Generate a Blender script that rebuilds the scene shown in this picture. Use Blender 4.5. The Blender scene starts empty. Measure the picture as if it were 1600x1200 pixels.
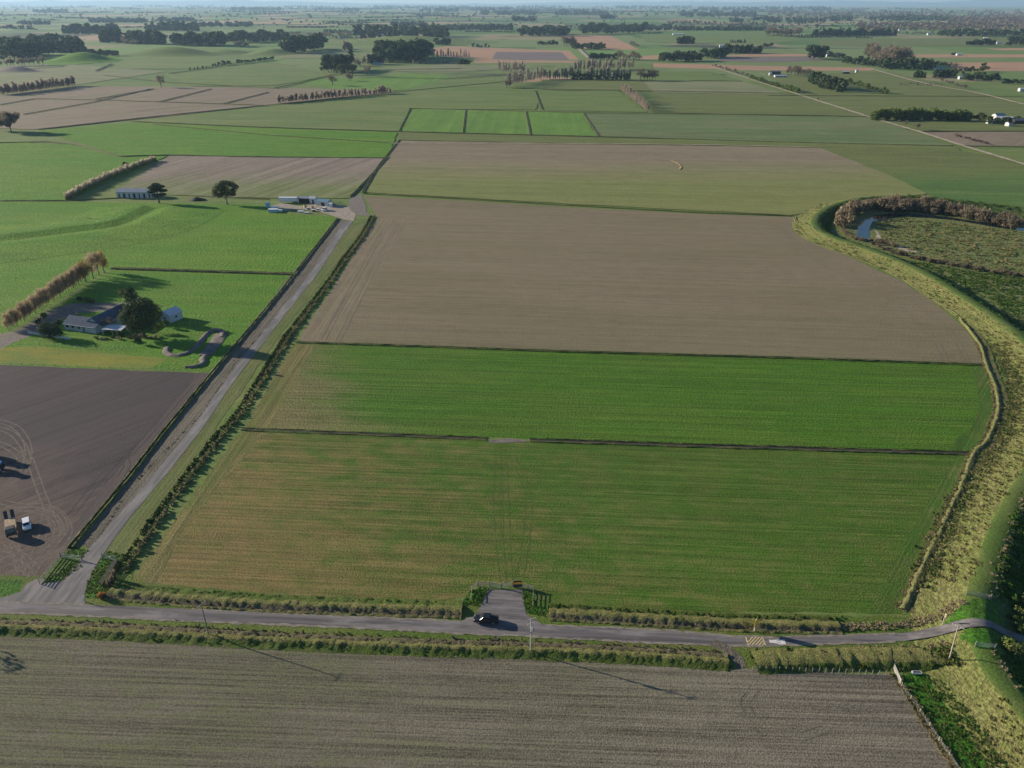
import bpy, bmesh, math, random
import numpy as np
from math import radians, sin, cos, tan, atan, atan2, pi, sqrt, hypot
random.seed(7); RNG = np.random.default_rng(7)
scene = bpy.context.scene
COL = scene.collection

# ------------------------------------------------------------------ camera, world, sun
FOC, CAM_H = 1200.0, 120.0
PITCH = atan(596.0/FOC)
cam_d = bpy.data.cameras.new('camera'); cam = bpy.data.objects.new('camera', cam_d); COL.objects.link(cam)
cam.location = (0, 0, CAM_H); cam.rotation_euler = (pi/2-PITCH, 0, 0)
cam_d.sensor_fit = 'HORIZONTAL'; cam_d.sensor_width = 36.0; cam_d.lens = 36.0*FOC/1600.0
cam_d.clip_start = 1.0; cam_d.clip_end = 150000.0
scene.camera = cam

SUN_V = np.array([-31.9, 11.8, 9.5]); SUN_V = SUN_V/np.linalg.norm(SUN_V)
SUN_EL = math.asin(SUN_V[2])
world = bpy.data.worlds.new("World"); scene.world = world; world.use_nodes = True
wn = world.node_tree.nodes; wl = world.node_tree.links
sky = wn.new('ShaderNodeTexSky'); sky.sky_type = 'NISHITA'; sky.sun_disc = False
sky.sun_elevation = SUN_EL; sky.sun_rotation = atan2(SUN_V[0], SUN_V[1])
sky.air_density = 1.0; sky.dust_density = 0.0; sky.ozone_density = 4.0
bg = wn['Background']; bg.inputs['Strength'].default_value = 0.062
wl.new(sky.outputs[0], bg.inputs[0])
sun_d = bpy.data.lights.new('sun', 'SUN'); sun = bpy.data.objects.new('sun', sun_d); COL.objects.link(sun)
sun_d.energy = 5.0; sun_d.angle = radians(0.5); sun_d.color = (1.0, 0.86, 0.67)
import mathutils
sun.rotation_euler = mathutils.Vector(tuple(SUN_V)).to_track_quat('Z', 'Y').to_euler()
scene.view_settings.view_transform = 'Standard'; scene.view_settings.look = 'None'
scene.view_settings.gamma = 1.0; scene.view_settings.use_curve_mapping = False
scene.view_settings.exposure = 1.02
scene.cycles.use_denoising = True
scene.cycles.volume_bounces = 0
scene.cycles.max_bounces = 6; scene.cycles.transparent_max_bounces = 8

# ------------------------------------------------------------------ geometry helpers
def G(px, py, z=0.0):
    u, v = (px-800)/FOC, (600-py)/FOC
    dy, dz = cos(PITCH)+v*sin(PITCH), -sin(PITCH)+v*cos(PITCH)
    t = (z-CAM_H)/min(dz, -1e-4)
    if t*dy > 45000: t = 45000/dy
    return (u*t, dy*t, z)
def pxm(py):                                   # photo pixels per metre at a ground point on that row
    p = G(800, py); return FOC/(p[1]*cos(PITCH)+CAM_H*sin(PITCH))
def vpxm(py):                                  # photo pixels per metre of height
    p = G(800, py); return pxm(py)*p[1]/hypot(p[1], CAM_H)
def W(pts, z=0.0): return [G(p[0], p[1], z) for p in pts]
def resample(P, ds, smooth=False):
    P = np.array(P, float)
    if smooth and len(P) > 2:
        E = np.vstack([2*P[0]-P[1], P, 2*P[-1]-P[-2]]); out = []
        for i in range(1, len(E)-2):
            p0, p1, p2, p3 = E[i-1], E[i], E[i+1], E[i+2]
            for t in np.linspace(0, 1, 12, endpoint=False):
                out.append(0.5*((2*p1)+(-p0+p2)*t+(2*p0-5*p1+4*p2-p3)*t*t+(-p0+3*p1-3*p2+p3)*t**3))
        out.append(P[-1]); P = np.array(out)
    L = np.r_[0, np.cumsum(np.linalg.norm(np.diff(P, axis=0), axis=1))]
    n = max(2, int(L[-1]/ds)+1); s = np.linspace(0, L[-1], n)
    return np.stack([np.interp(s, L, P[:, k]) for k in range(P.shape[1])], 1)
def np_mesh(name, V, faces, mats, mi=None, tint=None, parent=None, smooth=False):
    """faces: list of int arrays (n,3) or (n,4)"""
    me = bpy.data.meshes.new(name); V = np.asarray(V, np.float32)
    me.vertices.add(len(V)); me.vertices.foreach_set('co', V.ravel())
    lo, st, tot, c = [], [], [], 0
    for f in faces:
        f = np.asarray(f, np.int32)
        if len(f) == 0: continue
        k = f.shape[1]; lo.append(f.ravel()); st.append(c+np.arange(len(f))*k); tot.append(np.full(len(f), k)); c += f.size
    lo = np.concatenate(lo); st = np.concatenate(st); tot = np.concatenate(tot)
    me.loops.add(len(lo)); me.loops.foreach_set('vertex_index', lo.astype(np.int32))
    me.polygons.add(len(st)); me.polygons.foreach_set('loop_start', st.astype(np.int32)); me.polygons.foreach_set('loop_total', tot.astype(np.int32))
    for m in (mats if isinstance(mats, (list, tuple)) else [mats]): me.materials.append(m)
    if mi is not None: me.polygons.foreach_set('material_index', np.asarray(mi, np.int32))
    if smooth: me.polygons.foreach_set('use_smooth', np.ones(len(st), bool))
    if tint is not None:
        a = me.attributes.new('tint', 'FLOAT', 'POINT'); a.data.foreach_set('value', np.asarray(tint, np.float32))
    me.update(calc_edges=True); me.validate()
    o = bpy.data.objects.new(name, me); COL.objects.link(o)
    if parent: o.parent = parent
    return o
def tag(o, label=None, cat=None, group=None, kind=None):
    if label: o['label'] = label
    if cat: o['category'] = cat
    if group: o['group'] = group
    if kind: o['kind'] = kind
    return o
def thing(name, label, cat, loc=(0, 0, 0), rotz=0.0, group=None):
    o = bpy.data.objects.new(name, None); COL.objects.link(o); o.location = loc; o.rotation_euler = (0, 0, rotz)
    o.empty_display_size = 0.3
    return tag(o, label, cat, group)
def copy_tree(o, parent=None):
    c = o.copy(); COL.objects.link(c); c.parent = parent
    for ch in list(o.children): copy_tree(ch, c)
    return c

class MB:
    """collects boxes, tubes, prisms and links them as one mesh"""
    def __init__(s): s.V, s.F, s.M = [], [], []
    def add(s, V, F, m=0):
        b = len(s.V); s.V += [tuple(v) for v in V]; s.F += [tuple(b+i for i in f) for f in F]; s.M += [m]*len(F); return s
    def box(s, c, d, rz=0, m=0, top=(1, 1)):
        x, y, z = d[0]/2, d[1]/2, d[2]/2; V = []
        for k, (a, b) in ((-1, (1, 1)), (1, top)):
            for i, j in ((-1, -1), (1, -1), (1, 1), (-1, 1)):
                px, py = i*x*a, j*y*b
                V.append((c[0]+px*cos(rz)-py*sin(rz), c[1]+px*sin(rz)+py*cos(rz), c[2]+k*z))
        return s.add(V, [(3, 2, 1, 0), (4, 5, 6, 7), (0, 1, 5, 4), (1, 2, 6, 5), (2, 3, 7, 6), (3, 0, 4, 7)], m)
    def tube(s, p, q, r0, r1=None, n=8, m=0):
        r1 = r0 if r1 is None else r1
        p, q = np.array(p, float), np.array(q, float); d = q-p; d /= np.linalg.norm(d)
        a = np.cross(d, (0, 0, 1) if abs(d[2]) < .9 else (1, 0, 0)); a /= np.linalg.norm(a); b = np.cross(d, a)
        V = [p+(a*cos(t)+b*sin(t))*r0 for t in np.arange(n)*2*pi/n]+[q+(a*cos(t)+b*sin(t))*r1 for t in np.arange(n)*2*pi/n]
        F = [(i, (i+1) % n, n+(i+1) % n, n+i) for i in range(n)]+[tuple(range(n))[::-1], tuple(range(n, 2*n))]
        return s.add(V, F, m)
    def prism(s, prof, y0, y1, m=0, top=None):
        """side profile (x,z) extruded across y; top=(z0,inset) narrows the width above z0"""
        n = len(prof); V = []
        for sgn, y in ((-1, y0), (1, y1)):
            for x, z in prof:
                ins = 0
                if top and z > top[0]: ins = top[1]
                V.append((x, y-sgn*ins, z))
        F = [(i, (i+1) % n, n+(i+1) % n, n+i) for i in range(n)]+[tuple(range(n))[::-1], tuple(range(n, 2*n))]
        return s.add(V, F, m)
    def build(s, name, mats, parent=None, bevel=0.0, smooth=False):
        me = bpy.data.meshes.new(name); me.from_pydata(s.V, [], s.F)
        for m in (mats if isinstance(mats, (list, tuple)) else [mats]): me.materials.append(m)
        me.polygons.foreach_set('material_index', s.M)
        bm = bmesh.new(); bm.from_mesh(me); bmesh.ops.recalc_face_normals(bm, faces=bm.faces)
        if bevel: bmesh.ops.bevel(bm, geom=list(bm.edges), offset=bevel, segments=2, affect='EDGES', profile=.5)
        if smooth:
            for f in bm.faces: f.smooth = True
        bm.to_mesh(me); bm.free()
        o = bpy.data.objects.new(name, me); COL.objects.link(o)
        if parent: o.parent = parent
        return o

# ------------------------------------------------------------------ materials
class NT:
    def __init__(s, name):
        s.m = bpy.data.materials.new(name); s.m.use_nodes = True; s.t = s.m.node_tree; s.p = s.t.nodes['Principled BSDF']
        s.p.inputs['Roughness'].default_value = .9; s.p.inputs['Specular IOR Level'].default_value = .15
    def n(s, t, **kw):
        x = s.t.nodes.new(t)
        for k, v in kw.items(): setattr(x, k, v)
        return x
    def l(s, a, b): s.t.links.new(a, b)
    def val(s, sock, v):
        if hasattr(v, 'is_output'): s.l(v, sock)
        else: sock.default_value = v
    def math(s, op, a, b=0.0, c=None, clamp=False):
        x = s.n('ShaderNodeMath', operation=op, use_clamp=clamp); s.val(x.inputs[0], a); s.val(x.inputs[1], b)
        if c is not None: s.val(x.inputs[2], c)
        return x.outputs[0]
    def mix(s, f, a, b, mode='MIX'):
        x = s.n('ShaderNodeMix', data_type='RGBA', blend_type=mode); s.val(x.inputs[0], f)
        for k, c in ((6, a), (7, b)):
            if hasattr(c, 'is_output'): s.l(c, x.inputs[k])
            else: x.inputs[k].default_value = (*c, 1)
        return x.outputs[2]
    def noise(s, vec, scale=1.0, detail=2.0, rough=.5, dist=0.0):
        x = s.n('ShaderNodeTexNoise'); s.l(vec, x.inputs['Vector']); x.inputs['Scale'].default_value = scale
        x.inputs['Detail'].default_value = detail; x.inputs['Roughness'].default_value = rough; x.inputs['Distortion'].default_value = dist
        return x.outputs['Fac']
    def step(s, v, lo, hi):
        x = s.n('ShaderNodeMapRange', interpolation_type='SMOOTHSTEP'); s.val(x.inputs[0], v)
        x.inputs[1].default_value = lo; x.inputs[2].default_value = hi; return x.outputs[0]
    def mapped(s, vec, scale=(1, 1, 1), rz=0.0, loc=(0, 0, 0)):
        x = s.n('ShaderNodeMapping'); s.l(vec, x.inputs[0]); x.inputs['Scale'].default_value = scale
        x.inputs['Rotation'].default_value = (0, 0, rz); x.inputs['Location'].default_value = loc; return x.outputs[0]
    def coord(s): return s.n('ShaderNodeTexCoord').outputs['Object']
    def vmul(s, col, f):
        x = s.n('ShaderNodeVectorMath', operation='SCALE'); s.l(col, x.inputs[0]); s.val(x.inputs[3], f); return x.outputs[0]
    def bump(s, h, strength, dist):
        x = s.n('ShaderNodeBump'); x.inputs['Strength'].default_value = strength; x.inputs['Distance'].default_value = dist
        s.l(h, x.inputs['Height']); s.l(x.outputs[0], s.p.inputs['Normal'])

_seed = [0.0]
def field_mat(name, base, alt, third=None, patch=60, ang=0.0, period=1.5, rowamt=.25, fine=.8, fineamt=.5, bump=.5, bumpd=.12,
              t3=(.55, .75), grads=(), pt=(.4, .62), rowbump=.35, stretch=2.5):
    m = NT(name); _seed[0] += 13.7
    co = m.mapped(m.coord(), loc=(_seed[0], -_seed[0]*.7, 0))
    rc = m.mapped(m.coord(), rz=-ang)
    pn = m.noise(m.mapped(rc, (1/(patch*stretch), 1/patch, 1), loc=(_seed[0], 0, 0)), 1, 4, .6, .3)
    sn = m.noise(m.mapped(rc, (.012/period, 1/period, 1)), 1, 3, .65)
    mn = m.noise(m.mapped(rc, (1/(fine*14), 1/(fine*7), 1), loc=(_seed[0], 0, 0)), 1, 3, .6)
    fn = m.noise(co, 1/fine, 4, .65)
    fn = m.step(fn, .30, .70); sr = sn; sn2 = m.step(sn, .30, .70)
    c = m.mix(m.step(pn, *pt), base, alt)
    if third:
        c = m.mix(m.step(m.math('ADD', m.math('MULTIPLY', sn, .5), m.math('MULTIPLY', mn, .5)), *t3), c, third)
    for (x0, y0, x1, y1, col, soft) in grads:
        dx, dy = x1-x0, y1-y0; L2 = dx*dx+dy*dy
        d = m.n('ShaderNodeVectorMath', operation='DOT_PRODUCT'); m.l(m.coord(), d.inputs[0]); d.inputs[1].default_value = (dx/L2, dy/L2, 0)
        t = m.math('SUBTRACT', d.outputs['Value'], (x0*dx+y0*dy)/L2)
        t = m.math('ADD', t, m.math('MULTIPLY', m.math('SUBTRACT', pn, .5), soft*1.4))
        t = m.math('ADD', t, m.math('MULTIPLY', m.math('SUBTRACT', sn, .5), soft*.45)); t = m.math('ADD', t, m.math('MULTIPLY', m.math('SUBTRACT', mn, .5), soft*.7))
        c = m.mix(m.step(t, 0, 1), c, col)
    f = m.math('ADD', m.math('MULTIPLY', m.math('SUBTRACT', sn2, .5), rowamt*1.5), m.math('MULTIPLY', m.math('SUBTRACT', fn, .5), fineamt*1.5))
    f = m.math('ADD', f, m.math('MULTIPLY', m.math('SUBTRACT', mn, .5), .45))
    f = m.math('MAXIMUM', m.math('ADD', f, 1.0), .25)
    m.l(m.vmul(c, f), m.p.inputs['Base Color'])
    m.bump(m.math('ADD', m.math('MULTIPLY', fn, 1-rowbump), m.math('MULTIPLY', sn2, rowbump)), bump, bumpd)
    return m.m
def plain(name, col, rough=.6, var=.15, scale=2.0, spec=.3, metal=0.0, bump=0.0, dirt=None):
    m = NT(name); co = m.coord(); n = m.noise(co, scale, 4, .6)
    c = m.mix(m.step(n, .3, .7), tuple(k*(1-var) for k in col), tuple(min(1, k*(1+var)) for k in col))
    if dirt: c = m.mix(m.math('MULTIPLY', m.step(m.noise(co, scale*.6, 5, .7), .5, .72), .7), c, dirt)
    m.l(c, m.p.inputs['Base Color']); m.p.inputs['Roughness'].default_value = rough; m.p.inputs['Specular IOR Level'].default_value = spec
    m.p.inputs['Metallic'].default_value = metal
    if bump: m.bump(n, bump, .05)
    return m.m
def leaf_mat(name, stops, transl=.3, nscale=.25, rnd=.12):
    """foliage: colour runs along the stops by each leaf's own tint, plus a little from tree to tree"""
    m = NT(name)
    a = m.n('ShaderNodeAttribute', attribute_name='tint'); oi = m.n('ShaderNodeObjectInfo')
    t = m.math('ADD', a.outputs['Fac'], m.math('MULTIPLY', m.math('SUBTRACT', oi.outputs['Random'], .5), rnd*2))
    if nscale: t = m.math('ADD', t, m.math('MULTIPLY', m.math('SUBTRACT', m.noise(m.coord(), nscale, 2), .5), .5))
    r = m.n('ShaderNodeValToRGB'); m.l(t, r.inputs[0])
    e = r.color_ramp.elements; e[0].color = (*stops[0], 1); e[1].color = (*stops[-1], 1); e[0].position = .1; e[1].position = .9
    for i, s in enumerate(stops[1:-1]):
        k = e.new(.1+.8*(i+1)/(len(stops)-1)); k.color = (*s, 1)
    m.l(r.outputs[0], m.p.inputs['Base Color'])
    if transl:
        tr = m.n('ShaderNodeBsdfTranslucent'); m.l(r.outputs[0], tr.inputs[0]); mx = m.n('ShaderNodeMixShader')
        mx.inputs[0].default_value = transl; m.l(m.p.outputs[0], mx.inputs[1]); m.l(tr.outputs[0], mx.inputs[2])
        out = [x for x in m.t.nodes if x.type == 'OUTPUT_MATERIAL'][0]; m.l(mx.outputs[0], out.inputs[0])
    return m.m
# ------------------------------------------------------------------ the stopbank and its height
def wang(a, b):
    p, q = G(*a), G(*b); return atan2(q[1]-p[1], q[0]-p[0])
A_ROAD = wang((150, 945), (1100, 995)); A_F1 = wang((0, 1100), (1100, 1140)); A_MID = wang((380, 668), (1525, 708)); A_F5 = wang((463, 530), (1500, 566))
A_LANE = wang((190, 890), (567, 367)); A_PL = wang((20, 700), (330, 590))
CREST_PX = [(1690, 1215), (1632, 1140), (1588, 1090), (1549, 1035), (1532, 990), (1527, 940), (1543, 890), (1564, 825), (1592, 770), (1620, 725), (1642, 680), (1652, 630),
            (1640, 580), (1600, 528), (1542, 485), (1495, 455), (1449, 427), (1394, 402), (1346, 384), (1309, 372), (1281, 359), (1273, 346), (1279, 334), (1297, 322),
            (1322, 314), (1357, 308), (1403, 306), (1450, 308), (1496, 313), (1600, 322), (1720, 334)]
LH = 3.0
CREST = resample([G(x, y, 0)[:2] if False else G(x, y, LH)[:2] for x, y in CREST_PX], 2.0, True)
LPROF = [(-13.0, 0.0), (-9.5, .5), (-5.5, 1.55), (-2.4, 2.75), (-1.6, LH), (1.6, LH), (2.2, 2.75), (4.2, 1.55), (6.6, .45), (8.5, 0.0)]
_cn = np.gradient(CREST, axis=0); _cn /= np.linalg.norm(_cn, axis=1)[:, None]; CNORM = np.stack([_cn[:, 1], -_cn[:, 0]], 1)  # right-hand side
def HT(x, y):
    """height of the bank above the plain"""
    x = np.atleast_1d(np.asarray(x, float)); y = np.atleast_1d(np.asarray(y, float)); out = np.zeros(len(x))
    for s in range(0, len(x), 4000):
        P = np.stack([x[s:s+4000], y[s:s+4000]], 1)
        d = P[:, None, :]-CREST[None]; D = (d**2).sum(2); i = D.argmin(1)
        off = np.sign((d[np.arange(len(P)), i]*CNORM[i]).sum(1))*np.sqrt(D.min(1))
        out[s:s+4000] = np.interp(off, [a for a, b in LPROF], [b for a, b in LPROF], left=0, right=0)
    return out

# ------------------------------------------------------------------ sheets, strips, sweeps
_layer = [0, 0]; SZ = {}
def layer(py):
    near = int(py > 296); _layer[near] += 1
    return .010+_layer[near]*(.0026 if near else .004*max(1, hypot(G(800, py)[1], CAM_H)/300))
def tri_fill(V2):
    bm = bmesh.new(); vs = [bm.verts.new((x, y, 0)) for x, y in V2]; f = bm.faces.new(vs)
    r = bmesh.ops.triangulate(bm, faces=[f], ngon_method='EAR_CLIP'); bm.verts.index_update()
    F = np.array([[v.index for v in q.verts] for q in bm.faces]); bm.free()
    nz = [(V2[a][0]-V2[b][0])*(V2[c][1]-V2[b][1])-(V2[a][1]-V2[b][1])*(V2[c][0]-V2[b][0]) for a, b, c in F]
    return np.array([t if k < 0 else t[::-1] for t, k in zip(F, nz)])
def sheet(name, px, mat, jit=.35, seg=None, kind='structure', smooth=False, lift=0.0):
    P = np.array([G(x, y)[:2] for x, y in px]); P = np.vstack([P, P[:1]])
    ym = max(60, min(y for _, y in px)); d = hypot(G(800, (ym+max(y for _, y in px))/2)[1], CAM_H)
    seg = seg or max(1.5, d/110)
    Q = resample(P, seg, smooth)[:-1]
    n = len(Q); t = np.arange(n)
    j = RNG.normal(0, 1, (n, 2)); k = np.array([.25, .5, .25]); j = np.stack([np.convolve(np.r_[j[-1:, c], j[:, c], j[:1, c]], k, 'valid') for c in (0, 1)], 1)
    Q = Q+j*jit*min(4, max(1, d/300))
    z = layer(sum(y for _, y in px)/len(px))+lift; SZ[mat.name] = z
    F = tri_fill([tuple(q) for q in Q])
    o = np_mesh(name, np.c_[Q, np.full(n, z)], [F], mat)
    return tag(o, kind=kind)
def drape(name, px, mat, res=.5, lift=.06):
    P = np.array([G(x, y)[:2] for x, y in px]); lo, hi = P.min(0), P.max(0)
    nx, ny = int((hi[0]-lo[0])/res)+2, int((hi[1]-lo[1])/res)+2
    X, Y = np.meshgrid(lo[0]+np.arange(nx)*res, lo[1]+np.arange(ny)*res)
    ins = inside(np.stack([(X[:-1, :-1]+res/2).ravel(), (Y[:-1, :-1]+res/2).ravel()], 1), P).reshape(ny-1, nx-1)
    idx = np.arange(nx*ny).reshape(ny, nx); f = np.stack([idx[:-1, :-1], idx[:-1, 1:], idx[1:, 1:], idx[1:, :-1]], 2)[ins]
    u, inv = np.unique(f, return_inverse=True); x, y = X.ravel()[u]+RNG.normal(0, res*.12, len(u)), Y.ravel()[u]+RNG.normal(0, res*.12, len(u))
    o = np_mesh(name, np.c_[x, y, HT(x, y)+lift], [inv.reshape(f.shape)], mat, smooth=True)
    return tag(o, kind='structure')
def inside(Q, P):
    x, y = Q[:, 0], Q[:, 1]; r = np.zeros(len(Q), bool); j = len(P)-1
    for i in range(len(P)):
        c = ((P[i, 1] > y) != (P[j, 1] > y))
        with np.errstate(divide='ignore', invalid='ignore'):
            r ^= c & (x < (P[j, 0]-P[i, 0])*(y-P[i, 1])/(P[j, 1]-P[i, 1])+P[i, 0])
        j = i
    return r
def sweep(name, path, prof, mats, mi=None, ds=1.5, zj=0.0, oj=0.0, smooth=True, base=0.0, onbank=False, kind='structure', presmooth=False):
    """cross-section (offset to the right, height) carried along a ground path"""
    P = resample(np.array(path, float)[:, :2], ds, presmooth); T = np.gradient(P, axis=0); T /= np.linalg.norm(T, axis=1)[:, None]
    Nn = np.stack([T[:, 1], -T[:, 0]], 1); n, k = len(P), len(prof); V = np.zeros((n, k, 3))
    for i, (o, z) in enumerate(prof):
        oo = o+RNG.normal(0, 1, n)*oj; q = P+Nn*oo[:, None]
        zz = z+(RNG.normal(0, 1, n)*zj if z > .05 else 0)
        V[:, i, :2] = q; V[:, i, 2] = base+zz+(HT(q[:, 0], q[:, 1]) if onbank else 0)
    idx = np.arange(n*k).reshape(n, k)
    F = np.stack([idx[:-1, :-1], idx[:-1, 1:], idx[1:, 1:], idx[1:, :-1]], 2).reshape(-1, 4)[:, ::-1]
    m = None if mi is None else np.tile(mi, n-1)
    o = np_mesh(name, V.reshape(-1, 3), [F], mats, m, smooth=smooth)
    return tag(o, kind=kind)
def strip(name, px, width, mat, z=None, ds=2.0, presmooth=True, wj=.0, onbank=False):
    z = layer(sum(p[1] for p in px)/len(px)) if z is None else z
    h = width/2
    return sweep(name, W(px), [(-h, 0), (0, 0), (h, 0)], mat, ds=ds, oj=wj, base=z, presmooth=presmooth, onbank=onbank)

# ------------------------------------------------------------------ ground materials
GR = dict(lush=(.050, .135, .014), mid=(.060, .120, .022), olive=(.105, .125, .035), straw=(.27, .235, .10), tan=(.30, .205, .10), soil=(.20, .165, .13),
          dark=(.075, .062, .062), yellow=(.17, .20, .03))
M = {}
def far_ground():
    m = NT('far_pasture'); co = m.mapped(m.coord(), rz=radians(4))
    v = m.n('ShaderNodeTexVoronoi', distance='CHEBYCHEV'); m.l(m.mapped(co, (1/330, 1/520, 1)), v.inputs['Vector']); v.inputs['Scale'].default_value = 1; v.inputs['Randomness'].default_value = .8
    s = m.n('ShaderNodeSeparateColor'); m.l(v.outputs['Color'], s.inputs[0])
    r = m.n('ShaderNodeValToRGB'); m.l(s.outputs[0], r.inputs[0]); r.color_ramp.interpolation = 'CONSTANT'; e = r.color_ramp.elements
    cols = [(.085, .17, .035), (.14, .19, .06), (.07, .14, .03), (.13, .225, .05), (.24, .215, .11), (.09, .16, .04), (.15, .205, .07), (.34, .23, .145), (.115, .19, .045)]
    e[0].color = (*cols[0], 1); e[1].position = .95; e[1].color = (*cols[-1], 1)
    for i, c in enumerate(cols[1:-1]):
        k = e.new((i+1)*.118); k.color = (*c, 1)
    n = m.noise(m.mapped(co, (1/90, 1/60, 1)), 1, 4, .65)
    c = m.mix(m.math('MULTIPLY', m.step(n, .45, .75), .35), r.outputs[0], (.16, .17, .08))
    w = m.n('ShaderNodeTexVoronoi', distance='CHEBYCHEV', feature='DISTANCE_TO_EDGE') if False else None
    wood = m.noise(m.mapped(co, (1/1500, 1/900, 1)), 1, 5, .65)
    c = m.mix(m.step(wood, .56, .60), c, (.045, .06, .035))
    m.l(c, m.p.inputs['Base Color']); m.bump(m.noise(co, 1/1.2, 3, .6), .35, .15)
    return m.m
M['far'] = far_ground()
M['verge'] = field_mat('verge_grass', (.085, .135, .022), (.12, .145, .035), (.175, .165, .06), patch=14, fine=.45, fineamt=.5, bump=.7, bumpd=.12, rowamt=.08, period=1.2, ang=A_ROAD)
M['lushverge'] = field_mat('lush_grass', (.040, .135, .010), (.050, .115, .014), (.085, .16, .02), patch=8, fine=.7, fineamt=.55, bump=.9, bumpd=.2, rowamt=.1, period=1, ang=A_ROAD)
M['f1'] = field_mat('drilled_stubble', (.128, .122, .077), (.150, .134, .098), (.098, .113, .046), patch=16, ang=A_F1, period=.6, rowamt=.46, fine=.34, fineamt=.5, bump=.6, bumpd=.11,
                    grads=[(-45, 92, 60, 88, (.162, .144, .11), .8)], t3=(.5, .68))
M['f1h'] = field_mat('drilled_headland', (.150, .129, .085), (.135, .121, .070), (.10, .114, .044), patch=10, ang=wang((1395, 1055), (1490, 1200)), period=.75, rowamt=.5, fine=.42, fineamt=.62, bump=1.0, bumpd=.2)
g3 = G(800, 800)
M['f3'] = field_mat('grazed_crop', (.062, .130, .013), (.080, .128, .019), (.112, .128, .034), patch=6, ang=A_MID, period=.8, rowamt=.32, fine=.42, fineamt=.55, bump=1.0, bumpd=.2, t3=(.48, .70), stretch=1.7,
                    grads=[(8, 194, -84, 122, (.19, .145, .055), .8)])
M['f3h'] = field_mat('grazed_headland', (.17, .15, .055), (.12, .135, .035), (.24, .165, .075), patch=7, ang=A_LANE, period=1.1, rowamt=.30, fine=.45, fineamt=.5, bump=.8, bumpd=.18)
M['f3r'] = field_mat('green_headland', (.055, .12, .016), (.085, .125, .025), (.15, .15, .055), patch=9, ang=wang((1412, 950), (1505, 760)), period=1.1, rowamt=.25, fine=.45, fineamt=.5, bump=.8, bumpd=.18)
M['f4'] = field_mat('green_crop', (.060, .146, .010), (.074, .145, .014), (.104, .148, .028), patch=12, ang=A_MID, period=1.1, rowamt=.32, fine=.6, fineamt=.6, bump=1.0, bumpd=.25, t3=(.55, .75), stretch=4,
                    grads=[(-50, 250, -80, 235, (.16, .15, .06), .8)])
M['f5'] = field_mat('worked_soil', (.20, .163, .106), (.185, .153, .093), (.162, .152, .07), patch=30, ang=A_F5, period=1.5, rowamt=.17, fine=.6, fineamt=.36, bump=.8, bumpd=.12, t3=(.56, .74), stretch=4,
                    grads=[(0, 330, 0, 265, (.172, .152, .088), 1.0)])
M['f5h'] = field_mat('worked_headland', (.205, .166, .11), (.185, .154, .096), (.17, .165, .095), patch=14, ang=A_LANE, period=1.6, rowamt=.18, fine=.6, fineamt=.26, bump=.55, bumpd=.12)
M['f6'] = field_mat('sprouting_crop', (.165, .19, .06), (.18, .195, .065), (.185, .18, .08), patch=40, ang=A_F5, period=4, rowamt=.14, fine=1.2, fineamt=.2, bump=.4, bumpd=.12, stretch=5,
                    grads=[(0, 560, 0, 690, (.205, .17, .11), .5)])
M['f7'] = field_mat('striped_crop', (.14, .17, .06), (.16, .18, .075), (.18, .175, .10), patch=25, ang=wang((250, 300), (420, 250)), period=5, rowamt=.25, fine=1.2, fineamt=.2, bump=.4, bumpd=.12,
                    grads=[(0, 560, -10, 650, (.20, .165, .13), .9)])
M['lush'] = field_mat('lush_pasture', (.082, .198, .012), (.106, .205, .017), (.132, .198, .025), patch=40, ang=A_F5, period=5, rowamt=.08, fine=1.3, fineamt=.42, bump=.9, bumpd=.35)
M['house'] = field_mat('house_paddock', (.074, .192, .012), (.100, .192, .018), (.138, .185, .026), patch=12, ang=A_F5, period=4, rowamt=.08, fine=1.1, fineamt=.42, bump=.9, bumpd=.3)
M['yellow'] = field_mat('yellowing_grass', (.20, .205, .03), (.145, .19, .03), (.10, .16, .02), patch=9, ang=A_F5, period=2, rowamt=.1, fine=.7, fineamt=.35, bump=.7, bumpd=.18)
M['past'] = field_mat('pasture', (.112, .170, .042), (.138, .178, .052), (.165, .178, .068), patch=70, ang=A_F5, period=7, rowamt=.12, fine=2.5, fineamt=.2, bump=.4, bumpd=.25)
M['bright'] = field_mat('bright_ryegrass', (.115, .215, .03), (.10, .20, .032), (.135, .215, .042), patch=50, ang=A_LANE, period=6, rowamt=.14, fine=2, fineamt=.16, bump=.4, bumpd=.2)
M['dull'] = field_mat('dull_pasture', (.11, .155, .055), (.14, .165, .07), (.16, .168, .085), patch=60, ang=A_F5, period=8, rowamt=.14, fine=2.5, fineamt=.18, bump=.4, bumpd=.2)
M['deep'] = field_mat('deep_pasture', (.078, .144, .034), (.10, .152, .04), (.125, .155, .05), patch=60, ang=A_F5, period=8, rowamt=.14, fine=2.2, fineamt=.2, bump=.5, bumpd=.25,
                      grads=[(0, 560, 0, 660, (.125, .15, .045), .6)])
M['pale'] = field_mat('pale_pasture', (.19, .20, .10), (.16, .18, .085), (.22, .21, .12), patch=60, ang=A_F5, period=9, rowamt=.12, fine=2.5, fineamt=.15, bump=.4, bumpd=.2)
M['brownf'] = field_mat('brown_field', (.21, .165, .12), (.19, .16, .105), (.17, .165, .085), patch=80, ang=wang((60, 203), (400, 167)), period=9, rowamt=.14, fine=2, fineamt=.15, bump=.4, bumpd=.2)
M['peach'] = field_mat('bare_peach_soil', (.37, .22, .135), (.33, .21, .135), (.30, .22, .14), patch=150, ang=0, period=14, rowamt=.08, fine=3, fineamt=.1, bump=.3, bumpd=.2)
M['grape'] = field_mat('ploughed_far', (.17, .135, .13), (.155, .13, .125), (.18, .14, .125), patch=120, ang=0, period=14, rowamt=.1, fine=3, fineamt=.1, bump=.3, bumpd=.2)
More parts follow.
